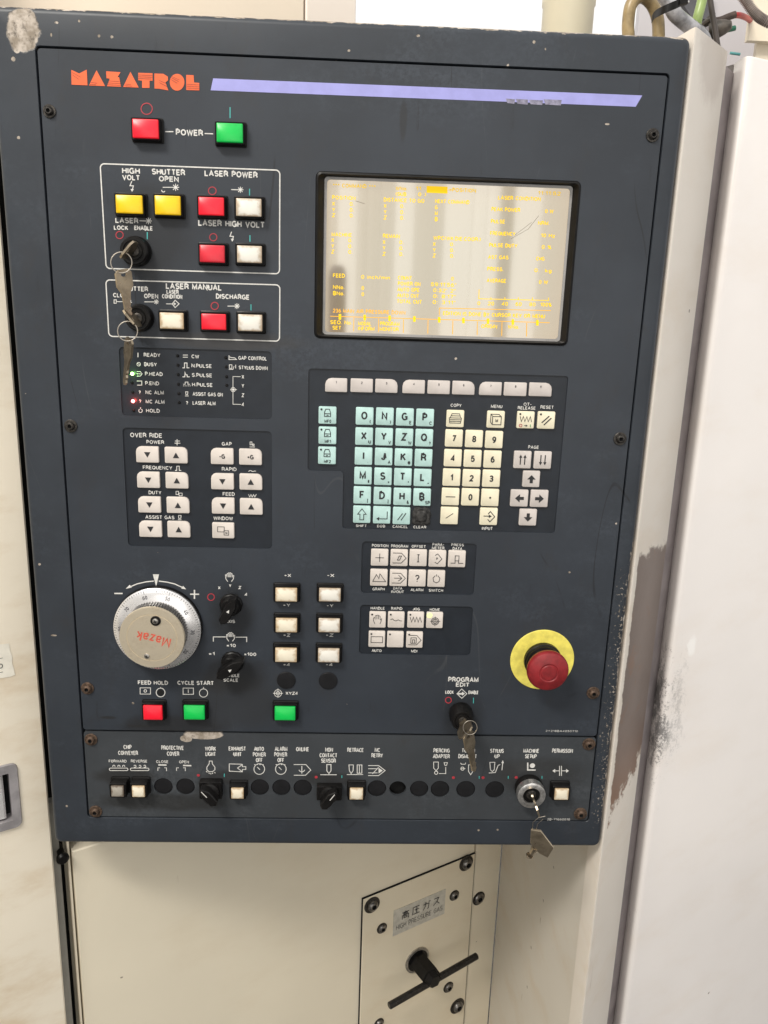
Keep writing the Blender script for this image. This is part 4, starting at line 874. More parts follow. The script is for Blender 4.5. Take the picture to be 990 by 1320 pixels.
# ------------------------------------------------------------------ monitor
so = fit_rect([(406.4, 220.7), (749.5, 233), (731.5, 444.4), (405.5, 437.5)])
DS = -.0085
si = fit_rect([(418.4, 228.4), (737.8, 239.5), (722, 440.5), (416.2, 430.5)], DS)
b = MB()
def L2(r, y, q): return [Vector((p[0], y, p[1])) for p in rr(*r, q, 4)]
so2 = (so[0] + .0006, so[1] + .0006, so[2] - .0006, so[3] - .0006)
b.rings([L2(so2, .004, .0045), L2(so2, -.0012, .0045), L2((so[0] + .0022, so[1] + .0022, so[2] - .0022, so[3] - .0022), -.0018, .004),
         L2((si[0] - .001, si[1] - .001, si[2] + .001, si[3] + .001), .0045, .003), L2(si, .0085, .003)])
mon = b.build("monitor", BLK, console)
b = MB(); b.rings([L2((si[0] - .0002, si[1] - .0002, si[2] + .0002, si[3] + .0002), .0080, .003), L2((si[0] + .0022, si[1] + .0022, si[2] - .0022, si[3] - .0022), .0083, .003)])
b.build("screen_edge", mat("screen_edge", (0.28, 0.27, 0.26), 0.3, 0.2), mon)
n = NT("screen_glass")
g = n.sep(n.gen())
ex = n.math('MULTIPLY', n.math('MULTIPLY', g[0], n.math('SUBTRACT', 1.0, g[0])), 4.0); ez = n.math('MULTIPLY', n.math('MULTIPLY', g[2], n.math('SUBTRACT', 1.0, g[2])), 4.0)
mid = n.math('POWER', n.math('MULTIPLY', ex, ez), 0.18)
halo = n.mix(mid, (0.72, 0.40, 0.10), (0.56, 0.455, 0.23))           # glow of the panel's own backlight, oranger at its rim
n.put(n.b.inputs['Base Color'], (0.06, 0.05, 0.03)); n.put(n.b.inputs['Emission Color'], halo); n.b.inputs['Emission Strength'].default_value = 0.27
n.b.inputs['Roughness'].default_value = 0.045; n.b.inputs['IOR'].default_value = 3.1
n.t.nodes.active = n.b
SCREEN_MAT = n.m
b = MB(); b.poly(L2(si, .0085, .003)); b.build("screen", SCREEN_MAT, mon, smooth=0)
n = NT("display_glow"); n.put(n.b.inputs['Base Color'], (0.6, 0.40, 0.01)); n.b.inputs['Specular IOR Level'].default_value = 0.1; n.put(n.b.inputs['Emission Color'], (1.0, 0.62, 0.02)); n.b.inputs['Emission Strength'].default_value = 0.50
GLOW = n.m
n = NT("display_red_glow"); n.put(n.b.inputs['Base Color'], (0.4, 0.2, 0.01)); n.put(n.b.inputs['Emission Color'], (1.0, 0.50, 0.04)); n.b.inputs['Emission Strength'].default_value = 0.55
GLOWR = n.m
SD = DS + .0003
def DT(t, x0, x1, y, h=15, m=None): return T(mon, cD, t, x0, x1, y, h, SD, m or GLOW, bold=0.014)
for t, x0, x1, y in (("*** COMMAND ***", 107, 260, 109), ("WNo.", 330, 372, 118), ("11", 402, 420, 118), ("→POSITION", 517, 615, 124), ("(SUB", 330, 368, 138), ("0 )", 410, 438, 139), ("11:11:52", 835, 915, 135),
                     ("POSITION", 105, 188, 151), ("DISTANCE TO GO", 288, 432, 160), ("NEXT COMMAND", 470, 592, 165), ("LASER CONDITION", 693, 845, 153), ("PEAK POWER", 670, 772, 193), ("0 W", 860, 890, 199),
                     ("PULSE", 668, 718, 235), ("NRM.", 835, 875, 241), ("FREQUENCY", 665, 755, 278), ("10 Hz", 845, 895, 285), ("PULSE DUTY", 662, 762, 320), ("0 %", 848, 882, 326), ("AST GAS", 658, 730, 362), ("CHG", 828, 858, 367),
                     ("PRESS.", 655, 712, 404), ("0.  kg", 822, 883, 409), ("AVERAGE", 653, 722, 445), ("0 W", 838, 870, 450), ("MACHINE", 103, 175, 282), ("REMAIN", 285, 345, 287), ("WPC(WK.DIE.COOR.)", 464, 632, 296),
                     ("FEED", 108, 150, 427), ("0 inch/min", 208, 310, 433), ("NNo.", 108, 148, 468), ("0", 209, 218, 471), ("BNo.", 108, 148, 490), ("0", 209, 218, 493), ("COUNT", 338, 388, 435), ("0", 527, 536, 438),
                     ("POWER ON", 338, 418, 456), ("59:11'56\"", 455, 545, 459), ("AUTO OPE", 336, 415, 477), ("0:32' 2\"", 463, 543, 480), ("AUTO CUT", 335, 413, 498), ("0: 8'17\"", 463, 543, 501), ("TOTAL CUT", 334, 423, 519), ("0: 3'11\"", 461, 542, 522),
                     ("EDITION IS DONE BY CURSOR KEY OR MENU", 498, 860, 566), ("0", 620, 630, 525), ("20", 657, 679, 526), ("40", 706, 728, 527), ("60", 755, 777, 528), ("80", 804, 826, 529), ("100%", 843, 883, 530)):
    DT(t, x0, x1, y, 14)
for t, x0, x1, y in (("236 MAIN AIR PRESSURE DOWN", 108, 365, 555), ("SEQ. No.", 98, 175, 593), ("SET", 106, 137, 612), ("MODAL", 197, 244, 597), ("INFORM", 197, 255, 615), ("PROGRAM", 275, 344, 598), ("MONITOR", 273, 341, 617), ("ORIGIN", 633, 690, 607), ("WNo.", 728, 768, 609)):
    DT(t, x0, x1, y, 14, GLOWR if y < 600 and x0 < 110 and y < 560 else None)
for x, xv, ys, ls in ((110, 175, (172, 193, 213), "XYZ"), (293, 354, (180, 201, 221), "XYZ"), (107, 170, (301, 322, 342), "XYZ"), (289, 351, (308, 329, 350), "XYZ"), (467, 531, (315, 336, 356), "XYZ")):
    for l, y in zip(ls, ys): DT(l, x - 5, x + 5, y, 14); DT("0.", xv - 8, xv + 7, y + 1, 14)
for l, y in zip("GMB", (185, 206, 227)): DT(l, 469, 479, y, 14)
I(mon, cD, [[(626, 476), (625, 509), (872, 515), (872, 505)]] + [[(x, 504), (x, 513)] for x in (668, 717, 765, 815)], .9, SD, GLOW, name="scale_line")
I(mon, cD, [[(485, 568), (485, 542), (880, 551)], [(98, 571), (876, 594)]] + [[(x, 574 + (x - 98) * .03), (x - 1, 622 + (x - 98) * .03)] for x in (182, 270, 358, 445, 533, 620, 707, 795)], .9, SD, GLOWR, name="menu_line")
I(mon, cD, [], d=SD, m=GLOW, name="cursor_block", fills=[[(440, 109), (514, 112), (514, 136), (440, 133)]])
I(mon, cD, [], d=SD, m=GLOW, name="menu_block", fills=[[(x - 4, 562 + (x - 98) * .03), (x + 5, 562 + (x - 98) * .03), (x + 5, 582 + (x - 98) * .03), (x - 4, 582 + (x - 98) * .03)] for x in (132, 220, 308, 396, 484, 570, 657, 745, 832)])
b = MB()
for a, e in (((738, 297), (800, 262)), ((800, 262), (838, 214)), ((752, 284), (812, 238)), ((188, 162), (220, 172))):
    b.ribbon([pc(cD, *a, SD + .0001), pc(cD, *e, SD + .0001)], .35 * sc(600, 300))
b.build("scratch", mat("scratch_dark", (0.08, 0.06, 0.04), .6), mon, smooth=0)

# ------------------------------------------------------------------ screws of the face
def hexscrew(o, ax, r, h, m, parent, name="screw", up=Vector((0, 0, 1)), washer=0, head=None, label=None):
    b = MB()
    if washer: b.lathe(o, [(washer, 0), (washer, .0010), (washer * .94, .0013), (r * .8, .0013)], ax, 24, cap1=False, up=up); o = o + ax * .0012
    b.lathe(o, [(r, 0), (r, h * .35), (r * .88, h * .75), (r * .66, h), (r * .46, h)], ax, 20, cap1=False, up=up, m=2)
    b.lathe(o + ax * h, [(r * .46, 0), (r * .42, -h * .75)], ax, 6, m=1, cap1=True, up=up)
    return b.build(name, [m, DARK, head or m], parent, label=label)
for i, (x, y) in enumerate(((64, 143.5), (841, 174.5), (91.5, 549), (799, 565.5), (113, 887), (764.5, 893), (117.5, 953), (759, 959), (123.5, 1045.5), (748, 1048.5))):
    m = BSCR if i < 4 else RUST
    hexscrew(P(x, y), NORM, 5.6 * sc(x, y), .0032, m, console, washer=8.4 * sc(x, y))

# ------------------------------------------------------------------ handwheel
hc = P(202.5, 811.5, .008); hb = Vector((hc.x, 0, hc.z)); RH = 56.3 * sc(202, 811) * (1 - .008 / .8)
ALU = brushed("brushed_dial", (0.93, 0.92, 0.93), hb, 0.24, 0.15); ALU2 = brushed("brushed_knob", (1.0, 0.88, 0.68), hb, 0.36)
b = MB(); b.lathe(hb, [(RH * 1.015, 0), (RH * 1.015, .0045), (RH * .98, .0046)], seg=72, cap1=False); b.lathe(hb, [(RH * .99, .0046), (RH, .0052), (RH, .0076), (RH * .985, .0082), (RH * .70, .0130), (RH * .68, .0130)], seg=72, m=1)
wheel = b.build("handwheel", [BLK, ALU], console)
b = MB()
def hp(r, a, h): a = math.radians(a); return hb + Vector((math.cos(a) * r * RH, -h, math.sin(a) * r * RH))
def hh(r): return .0082 + (.985 - r) / (.985 - .70) * .0048 + .0001
for k in range(100):
    a = 90 + (k - 55.5) * 3.6; r0 = .90 if k % 10 == 0 else .925 if k % 5 == 0 else .945; r1 = .978
    d = math.degrees(.00022 / RH)
    b.add([hp(r0, a - d, hh(r0)), hp(r0, a + d, hh(r0)), hp(r1, a + d, hh(r1)), hp(r1, a - d, hh(r1))], [(0, 1, 2, 3)])
b.build("graduation", PRB, wheel, smooth=0)
for v in range(0, 100, 10):
    a = 90 + (v - 55.5) * 3.6; q = math.radians(a); u = Vector((math.sin(q), 0, -math.cos(q))); w = Vector((math.cos(q), .0048 / (.285 * RH), math.sin(q))).normalized()
    b = MB(); b.text(str(v), hp(.83, a, hh(.83) + .00015), .0048 if v else .0024, .0040, 0, u=u, v=w); b.build("dial_number", mat("dial_ink", (0.06, 0.06, 0.07), .5) if v == 0 else bpy.data.materials["dial_ink"], wheel, smooth=0)
KD = .0290
b = MB(); b.lathe(hb, [(RH * .70, .0085), (RH * .70, .0245)], seg=288, cap1=False, rmod=lambda a, r: 1 + (.045 if int(round(a / (2 * math.pi) * 288)) % 4 < 2 else 0))
b.build("fluted_grip", mat("fluted_metal", (0.10, 0.095, 0.09), .35, .6), wheel, smooth=0)
b = MB(); b.lathe(hb, [(RH * .68, .0253), (RH * .72, .0256), (RH * .735, .0262), (RH * .735, .0276), (RH * .72, KD), (RH * .565, KD), (RH * .560, KD - .0004), (RH * .553, KD - .0004), (RH * .548, KD), (0.0005, KD)], seg=72)
knob = b.build("knob", ALU2, wheel)
sp = P(*cF(212, 241), KD); b = MB(); b.lathe(sp, [(6.6 * sc(200, 800), 0), (6.4 * sc(200, 800), .0009), (5.6 * sc(200, 800), .0010)], seg=24); b.build("crank_hole", BLK, wheel)
def phil(o, r, parent, m, ax=NORM, a0=.4):
    b = MB(); b.lathe(o, [(r, 0), (r * .95, .0009), (r * .6, .0015)], ax, 18)
    for k in (0, 1):
        a = a0 + k * math.pi / 2; u = Vector((math.cos(a), 0, math.sin(a))); b.ribbon([o + ax * (.00165) - u * r * .55, o + ax * (.00165) + u * r * .55], r * .28, m=1)
    return b.build("screw", [m, DARK], parent)
phil(sp + NORM * .001, 3.8 * sc(200, 800), wheel, STEEL); phil(P(*cF(178, 377), KD), 3.5 * sc(190, 845), wheel, STEEL, a0=1.1)
q = math.radians(180 - 13.5); u = Vector((math.cos(q), 0, math.sin(q))); w = Vector((-math.sin(q), 0, math.cos(q)))
b = MB(); b.text("Mazak", P(*cP(440, 640), KD + .0002), 43 * sc(197, 822), 11.5 * sc(197, 822) * 1.15, .0, u=u, v=w); b.build("lettering", mat("faded_red_ink", (0.62, 0.10, 0.06), .5, var=.3, vscale=900), wheel, smooth=0)

# ------------------------------------------------------------------ rotary selectors
def selector(bx, by, R, ang, length, mark, square=None, label=None):
    """round base with a raised bar handle; ang degrees anticlockwise from +x, in the panel plane"""
    o = P(bx, by); k = sc(bx, by); R *= k; b = MB()
    if square:
        x0, y0, x1, y1 = square; a = P(x0, y0, .008); e = P(x1, y1, .008)
        b.slab([Vector((p[0], 0, p[1])) for p in rr(a.x, e.z, e.x, a.z, .001, 2)], NORM, .008, .0006); o = Vector(((a.x + e.x) / 2, -.008, (a.z + e.z) / 2))
        b.lathe(o, [(R * 1.0, 0), (R * .96, .003), (R * .8, .004)], seg=28)
    else:
        b.lathe(o, [(R * 1.12, 0), (R * 1.10, .0025), (R, .0035), (R * .92, .010), (R * .80, .0115)], seg=12)
    s = b.build("selector_switch", BLK, console, label=label)
    q = math.radians(ang); u = Vector((math.cos(q), 0, math.sin(q))); w = Vector((-math.sin(q), 0, math.cos(q))); hl = length * k
    h0, h1 = (.003, .014) if square else (.008, .021); b = MB()
    prof = [(-hl, 0), (-hl * .78, .0044), (-hl * .2, .0052), (hl * .45, .0050), (hl, .0008), (hl, -.0008), (hl * .45, -.0050), (-hl * .2, -.0052), (-hl * .78, -.0044)]
    base = [o + u * x + w * y + NORM * h0 for x, y in prof]; b.slab(base, NORM, h1 - h0, .0012); b.build("handle", BLK, s)
    b = MB(); t = o + NORM * (h1 + .00025)
    if mark == 'tri': b.poly([t + u * (x * .0014) + w * (y * .0014) for x, y in ((1.9, 0), (-.6, 1.1), (-.6, -1.1))])
    else: b.ribbon([t + u * (hl * .15), t + u * (hl * .85)], .0009)
    b.build("pointer", PRW, s, smooth=0)
selector(298, 779, 13.5, 62, 20, 'tri'); selector(300, 853, 13.5, 35, 21, 'tri')
selector(272, 1012, 12, 130, 15, 'line', square=(*cK(782, 362), *cK(965, 498))); selector(422, 1012, 12, -125 + 180, 15, 'line', square=(*cL(577, 290), *cL(722, 370)))

# ------------------------------------------------------------------ emergency stop
eo = P(699, 850.7, .001); eo.y = 0; k = sc(699, 850)
b = MB(); b.lathe(eo, [(41 * k, 0), (41 * k, .0009), (40.6 * k, .0012), (20 * k, .0012)], seg=64, cap1=False)
es = b.build("emergency_stop", mat("yellow_disc", (0.80, 0.70, 0.13), .5, var=.14, vscale=110), console)
b = MB(); b.lathe(eo, [(24 * k, .001), (24 * k, .006), (22.5 * k, .0068), (22 * k, .0095), (20 * k, .010), (19 * k, .0125), (16 * k, .013), (16 * k, .018)], seg=48); b.build("collar", BLK, es)
ER = mat("estop_red", (0.23, 0.014, 0.018), .42, var=.22, vscale=120, bump=.15)
r = 27.3 * k * .955
b = MB(); b.lathe(eo, [(r * .66, .014), (r * .80, .018), (r * .97, .0215), (r, .0245), (r, .0265), (r * .95, .0290), (r * .80, .0308), (r * .47, .0318), (r * .43, .0312), (r * .38, .0312), (r * .35, .0320), (r * .1, .0322)], seg=56)
b.build("mushroom_head", ER, es)

# ------------------------------------------------------------------ key switches and the keys in them
def keylock(px, py, R, h, rings, ringmat=None, label=None):
    o = P(px, py, h); o.y = 0; k = sc(px, py); R *= k * .98; b = MB()
    b.lathe(o, [(R * 1.0, 0), (R * 1.0, h * .45), (R * .94, h * .55), (R * .92, h * .9), (R * .84, h), (R * .70, h), (R * .66, h - .001), (R * .60, h - .001), (R * .56, h), (R * .40, h), (R * .36, h - .0012)], seg=40)
    s = b.build("key_switch", BLK, console, label=label)
    if ringmat:
        b = MB(); b.lathe(o, [(R * .98, h * .50), (R * 1.0, h * .62), (R * .98, h + .0006), (R * .86, h + .0014), (R * .62, h + .0012), (R * .58, h - .001)], seg=40, cap1=False); b.build("bezel_ring", ringmat, s)
    b = MB(); b.lathe(o, [(R * .36, h - .004), (R * .36, h - .0004), (R * .30, h)], seg=24); b.box((o.x - .0005, -h - .0001, o.z - R * .2), (o.x + .0005, -h + .001, o.z + R * .2), 1); b.build("cylinder", [BSCR, DARK], s)
    return Vector((o.x, -h, o.z))
def keyshape(o, L, W, N, bow=.021, bw=.0185, bl=.024, th=.0019, hexa=False):
    """key blank: o = centre of the bow's free end, L towards the blade tip, W across, N through it"""
    L, W, N = L.normalized(), W.normalized(), N.normalized(); b = MB()
    out = [(0, -bw * .30), (.003, -bw * .5), (bow * .72, -bw * .5), (bow, -.0048), (bow + .003, -.0042), (bow + bl * .30, -.0040), (bow + bl * .36, -.0028), (bow + bl * .46, -.0036), (bow + bl * .56, -.0022), (bow + bl * .66, -.0036), (bow + bl * .76, -.0025), (bow + bl * .88, -.0032),
           (bow + bl, -.0008), (bow + bl, .0012), (bow + bl * .9, .0034), (bow + .003, .0042), (bow, .0048), (bow * .72, bw * .5), (.003, bw * .5), (0, bw * .30)]
    hole = [(.0045 + .0018 * math.cos(a), .0034 * math.sin(a)) for a in (2 * math.pi * j / 10 for j in range(10))]
    tri = tessellate_polygon([[Vector((*p, 0)) for p in out], [Vector((*p, 0)) for p in hole]]); allp = out + hole
    for s_ in (-th / 2, th / 2): b.add([o + L * x + W * y + N * s_ for x, y in allp], [tuple(t) for t in tri])
    for lp_ in (out, hole): b.rings([[o + L * x + W * y + N * -th / 2 for x, y in lp_], [o + L * x + W * y + N * th / 2 for x, y in lp_]])
    return b
def wire(c, u, w, r, t, parent, m=NICK):
    b = MB(); b.tube([c + u * math.cos(a) * r + w * math.sin(a) * r for a in (2 * math.pi * j / 36 for j in range(36))], t, 8, closed=True); return b.build("split_ring", m, parent)
Yv = Vector((0, 1, 0))
def key_set(lockc, slot_deg, bow_d, tops, name_label, ring_c, ring_d, ring_r, hang, group):
    """a key standing in the lock plus a second one hanging from it by a split ring"""
    root = empty("key_ring", lockc, name_label, "keys", group)
    q = math.radians(slot_deg); W = Vector((math.cos(q), 0, math.sin(q)))
    keyshape(Vector((lockc.x, -bow_d, lockc.z)), Yv, W, W.cross(Yv), bl=.016).build("inserted_key", BRASS, root, label="key turned in the lock")
    if ring_c:
        c = P(*ring_c, ring_d); wire(c, Vector((1, 0, 0)), Vector((0, .25, 1)).normalized(), ring_r * sc(*ring_c), .00048, root)
    if hang:
        (tx, ty), (bx, by), d, tilt, kw = hang; a = P(tx, ty, d); e = P(bx, by, d - .006); L = (e - a)
        N = Vector((math.sin(tilt), -math.cos(tilt), 0)); W2 = L.normalized().cross(N)
        tot = L.length; keyshape(a, L, W2, N, bow=tot * .48, bl=tot * .52, **kw).build("hanging_key", BRASS, root, label="spare key hanging from the ring")
    return root
k1 = keylock(172, 323.4, 19.5, .012, 3)
key_set(k1, 49, .036, 0, "keys with a split ring in the upper lock under the LASER lettering", (156.5, 338.5), .036, 13, ((158, 347), (166.5, 409), .034, .95, dict(bw=.017)), "keys left in the console locks")
k2 = keylock(177, 410, 18.0, .012, 3)
key_set(k2, -50, .038, 0, "keys with a split ring in the shutter lock, spare key over the status display", (164.5, 427), .038, 12.2, ((167, 436), (161, 496), .036, -.95, dict(bw=.017)), "keys left in the console locks")
k3 = keylock(596.5, 930, 15.5, .018, 3)
key_set(k3, 48, .044, 0, "keys hanging from the program edit lock beside the red stop button", (606, 938), .044, 8.5, ((603, 944), (611.5, 994), .040, .75, dict(bw=.015)), "keys left in the console locks")
SILV = mat("silver_ring", (0.55, 0.54, 0.53), .3, .85, var=.25, vscale=200)
k4 = keylock(685.2, 1025.4, 18.3, .016, 3, SILV, label="silver ringed key switch")
kr = empty("key_ring", k4, "key in the silver machine setup lock with a spare key dangling below it", "keys", "keys left in the console locks")
W = Vector((.35, 0, -.95)).normalized(); keyshape(Vector((k4.x + .001, -.046, k4.z - .001)), Yv, W, W.cross(Yv), bow=.018, bl=.014, bw=.014).build("inserted_key", BRASS, kr, label="key turned in the lock")
b = MB(); pts = [P(703, 1052, .044), P(694, 1054, .044), P(687, 1060, .043), P(686.5, 1069, .042), P(691, 1070, .042), P(693, 1062, .043), P(700, 1056, .044)]; b.tube(pts, .00035, 6); b.build("thread", NICK, kr)
a = P(693, 1067, .042); e = P(700, 1098, .036)
b = MB(); A_, B_, C2, D2, E2, F2 = [P(*p, .042 - i * .001) for i, p in enumerate(((684.5, 1068), (697, 1069.5), (713.5, 1091), (706, 1103.5), (695, 1098), (683.5, 1085)))]
nn = (C2 - A_).cross(F2 - A_).normalized(); nn = nn if nn.y < 0 else -nn
b.slab([A_, B_, C2, D2, E2, F2], nn, .0022, .0003); b.poly([A_, B_, C2, D2, E2, F2][::-1])
b.tube([P(690, 1092, .037), P(683.5, 1103, .034)], lambda t: .0040 - .0015 * t, 8); b.lathe(P(683, 1102, .035), [(.0036, 0), (.0040, .001), (.0030, .003)], (P(681, 1106, .034) - P(684, 1100, .036)).normalized(), 10)
b.build("hanging_key", BRASS, kr, label="spare key hanging from the ring")

# ------------------------------------------------------------------ the machine round the console
TH = math.radians(30); D1 = Vector((math.cos(TH), math.sin(TH), 0)); N1 = Vector((math.sin(TH), -math.cos(TH), 0)); ZV = Vector((0, 0, 1))
r0 = ray(95, 1100); c0 = EYE + r0 * ((.055 - EYE.y) / r0.y)          # left end of the cabinet front
CAB = c0
def cv(x, y, off=0.0): return V(x, y, CAB, D1, off)
WHITE_DOOR = cream_paint("cream_enamel_left", (0.85, 0.775, 0.64), smear=0.5, specks=.8)
CREAM = cream_paint("cream_enamel_cabinet", (0.84, 0.765, 0.61), smear=0.10, specks=.7)
def panel(b, p, q, z0, z1, th, n, m=0, bev=.0015):
    """upright sheet between ground points p and q, thickness th behind its front"""
    u = (q - p).normalized()
    o = [Vector((a.x, a.y, z)) for a, z in ((p, z0), (q, z0), (q, z1), (p, z1))]
    i = [Vector((a.x, a.y, z)) for a, z in ((p + u * bev, z0 + bev), (q - u * bev, z0 + bev), (q - u * bev, z1 - bev), (p + u * bev, z1 - bev))]
    b.rings([[x - n * th for x in o], [x - n * bev for x in o], i], m, True, True)
cab = empty("machine_cabinet", (CAB.x + .2, CAB.y + .2, 0), "cream machine cabinet with a screwed gas panel below the console", "cabinet")
def g0(v): return Vector((v.x, v.y, 0))
zc = P(420, 1085).z + .25; sx = cv(612.5, 1110); ex_ = cv(646, 1110)
b = MB(); b2 = cv(612.0, 1110)
panel(b, g0(cv(93.6, 1110)), g0(cv(611.2, 1110)), .35, cv(97, 1096.5).z, .03, N1); b.build("front_panel", CREAM, cab)
b = MB(); panel(b, g0(cv(613.2, 1110)), g0(cv(645.5, 1110)), .35, zc, .03, N1); b.build("side_strip", CREAM, cab)
b = MB(); panel(b, g0(cv(88.2, 1110)) - N1 * .003, g0(cv(91.4, 1110)) - N1 * .003, .35, P(90, 1093, -.05).z + .04, .03, N1, bev=.0006); b.build("flange", CREAM, cab)
# black sheet painting the shade of the deep gaps; upper panels above the console
b = MB(); A0 = g0(cv(-200, 1110)) - N1 * .05; B0 = g0(cv(660, 1110)) - N1 * .05; panel(b, A0, B0, .0, ZT - .045, .02, N1); b.build("gap_shade", DARK, cab)
up0 = 60
b = MB(); pl_, pr_ = g0(cv(-60, 12)), g0(cv(403.0, 12)); panel(b, pl_ - N1 * .02, pr_ - N1 * .02, ZT - .04, 2.6, .03, N1); b.build("upper_panel", cream_paint("upper_cream", (0.80, 0.70, 0.57), smear=.1), cab)
b = MB(); pl_, pr_ = g0(cv(405.2, 12)), g0(cv(471, 12)); panel(b, pl_ - N1 * .02, pr_ - N1 * .02, ZT - .04, 2.6, .03, N1); b.build("upper_panel", cream_paint("upper_cream_pale", (0.82, 0.74, 0.66), smear=.05), cab)
b = MB(); panel(b, g0(cv(400, 12)) - N1 * .045, g0(cv(410, 12)) - N1 * .045, ZT - .04, 2.6, .01, N1); b.build("seam", DARK, cab)

# gas panel
BOLT = mat('dull_bolt_steel', (0.20, 0.19, 0.18), .3, .85, var=.4, vscale=250)
GX = [cJ(175, 283), cJ(545, 127), cJ(515, 703), cJ(162, 703)]
ga, gb = cv(*GX[0]), cv(*GX[1]); gl = cv(464.3, 1240); gr = cv(610.3, 1110)
zt = (ga.z + gb.z) / 2
b = MB(); panel(b, g0(gl) + N1 * .004, g0(gr) + N1 * .004, .1, zt, .004, N1, bev=.0012); plate = b.build("gas_panel", cream_paint("gas_cream", (0.80, 0.72, 0.56), smear=.2), cab)
b = MB(); panel(b, g0(gl) + N1 * .0030 - D1 * .0008, g0(gr) + N1 * .0030 + D1 * .0006, .099, zt + .0009, .003, N1, bev=.0001); b.build("seal", DARK, cab)
def cl(px, py, off=.004): return V(px, py, CAB, D1, off)
def csc(px, py): return (cl(px + 1, py) - cl(px, py)).length * .93
for x, y, rr_, w_ in ((207, 303, 16, 25), (523, 163, 15, 22), (483, 271, 12, 15), (240, 381, 12, 16), (463, 579, 12, 15), (493, 642, 14, 21), (230, 700, 11, 15)):
    px, py = cJ(x, y); k = csc(px, py) / 2.605
    hexscrew(cl(px, py), N1, rr_ * k, .0035 if w_ < 18 else .006, BSCR if w_ > 0 else STEEL, cab, "bolt", head=BOLT, washer=w_ * k)
px, py = cJ(565, 281); hexscrew(cl(px, py, 0), N1, 15 * csc(px, py) / 2.605, .0035, BSCR, cab, "bolt", head=BOLT, washer=19 * csc(px, py) / 2.605)
# enamelled name plate
q = [cl(*cJ(*p), .0045) for p in ((280, 325), (452, 250), (452, 335), (278, 405))]
x0_, x1_ = (q[0] + q[3]) / 2, (q[1] + q[2]) / 2; zt_, zb_ = (q[0].z + q[1].z) / 2, (q[2].z + q[3].z) / 2
b = MB(); panel(b, g0(x0_) + N1 * .0005, g0(x1_) + N1 * .0005, zb_, zt_, .001, N1, bev=.0002)
sign = b.build("name_plate", mat("silver_plate", (0.62, 0.61, 0.56), .4, .4, var=.1, vscale=120), cab, label="silver plate reading HIGH PRESSURE GAS")
def sg(u, v, off=.0009): p = g0(x0_).lerp(g0(x1_), u); return Vector((p.x, p.y, zb_ + (zt_ - zb_) * v)) + N1 * off
SW_, SH_ = (g0(x1_) - g0(x0_)).length, zt_ - zb_
b = MB(); b.text("HIGH PRESSURE GAS", sg(.5, .30), SW_ * .90, SH_ * .19, -.018, u=D1)
K = {0: [[(.5, 1), (.5, .88)], [(.05, .86), (.95, .86)], [(.25, .76), (.75, .76), (.75, .62), (.25, .62), (.25, .76)], [(.08, 0), (.08, .5), (.92, .5), (.92, 0), (.82, .04)], [(.3, .36), (.7, .36), (.7, .14), (.3, .14), (.3, .36)]],
     1: [[(.95, .95), (.1, .95), (.1, .4), (0, 0)], [(.3, .55), (.9, .55)], [(.6, .85), (.6, .05)], [(.15, .05), (1, .05)]],
     2: [[(.08, .72), (.85, .72), (.8, .1), (.62, .04)], [(.42, .98), (.38, .5), (.08, .0)], [(.82, 1.0), (.88, .88)], [(.95, 1.02), (1.0, .9)]],
     3: [[(.15, .9), (.8, .9), (.55, .45), (.08, .05)], [(.52, .45), (.92, .05)]]}
for i, uc in enumerate((.22, .42, .62, .82)):
    for st_ in K[i]:
        w_ = SH_ * .30; b.ribbon([sg(uc, .68) + D1 * ((x - .5) * w_) + ZV * ((y - .5) * w_) for x, y in st_], w_ * .085, n=N1)
b.build("lettering", PRB, sign, smooth=0)
# T handle of the gas valve
vo = cl(*cJ(358, 487)); k = csc(538, 1236) / 2.605
th = empty("valve_handle", vo, "black T-handle screwed into the gas panel below its sign", "valve handle")
b = MB(); b.lathe(vo, [(37 * k, 0), (37 * k, .002), (33 * k, .0028), (24 * k, .0028)], N1, 32, cap1=False); b.lathe(vo, [(31 * k, -.001), (31 * k, .003), (20 * k, .0032)], N1, 32, m=1); b.build("collar_ring", [STEEL, BLK], th)
best = min((abs(pix(vo + N1 * t)[0] - cJ(418, 558)[0]) + abs(pix(vo + N1 * t)[1] - cJ(418, 558)[1]), t) for t in [i * .001 for i in range(10, 140)]); tl = best[1]
b = MB(); b.lathe(vo, [(27 * k, .002), (27 * k, tl * .82), (22 * k, tl * .84), (20 * k, tl), (17 * k, tl + .003)], N1, 6); b.build("hex_stem", BLK, th)
be = V(*cJ(264, 643), CAB, D1, .004 + tl * .88); bf = V(*cJ(560, 474), CAB, D1, .004 + tl * .88)
b = MB(); u = (bf - be).normalized(); b.rings([[be + u * s_ + (N1 * math.cos(a) + u.cross(N1) * math.sin(a)) * r_ for a in (2 * math.pi * j / 16 for j in range(16))] for s_, r_ in ((0, 7 * k), (.0012, 9 * k), ((bf - be).length - .0012, 9 * k), ((bf - be).length, 7 * k))], 0, True, True)
b.build("bar", mat("blackened_steel", (0.020, 0.018, 0.017), .3, .4, var=.5, vscale=200, bump=.2), th)

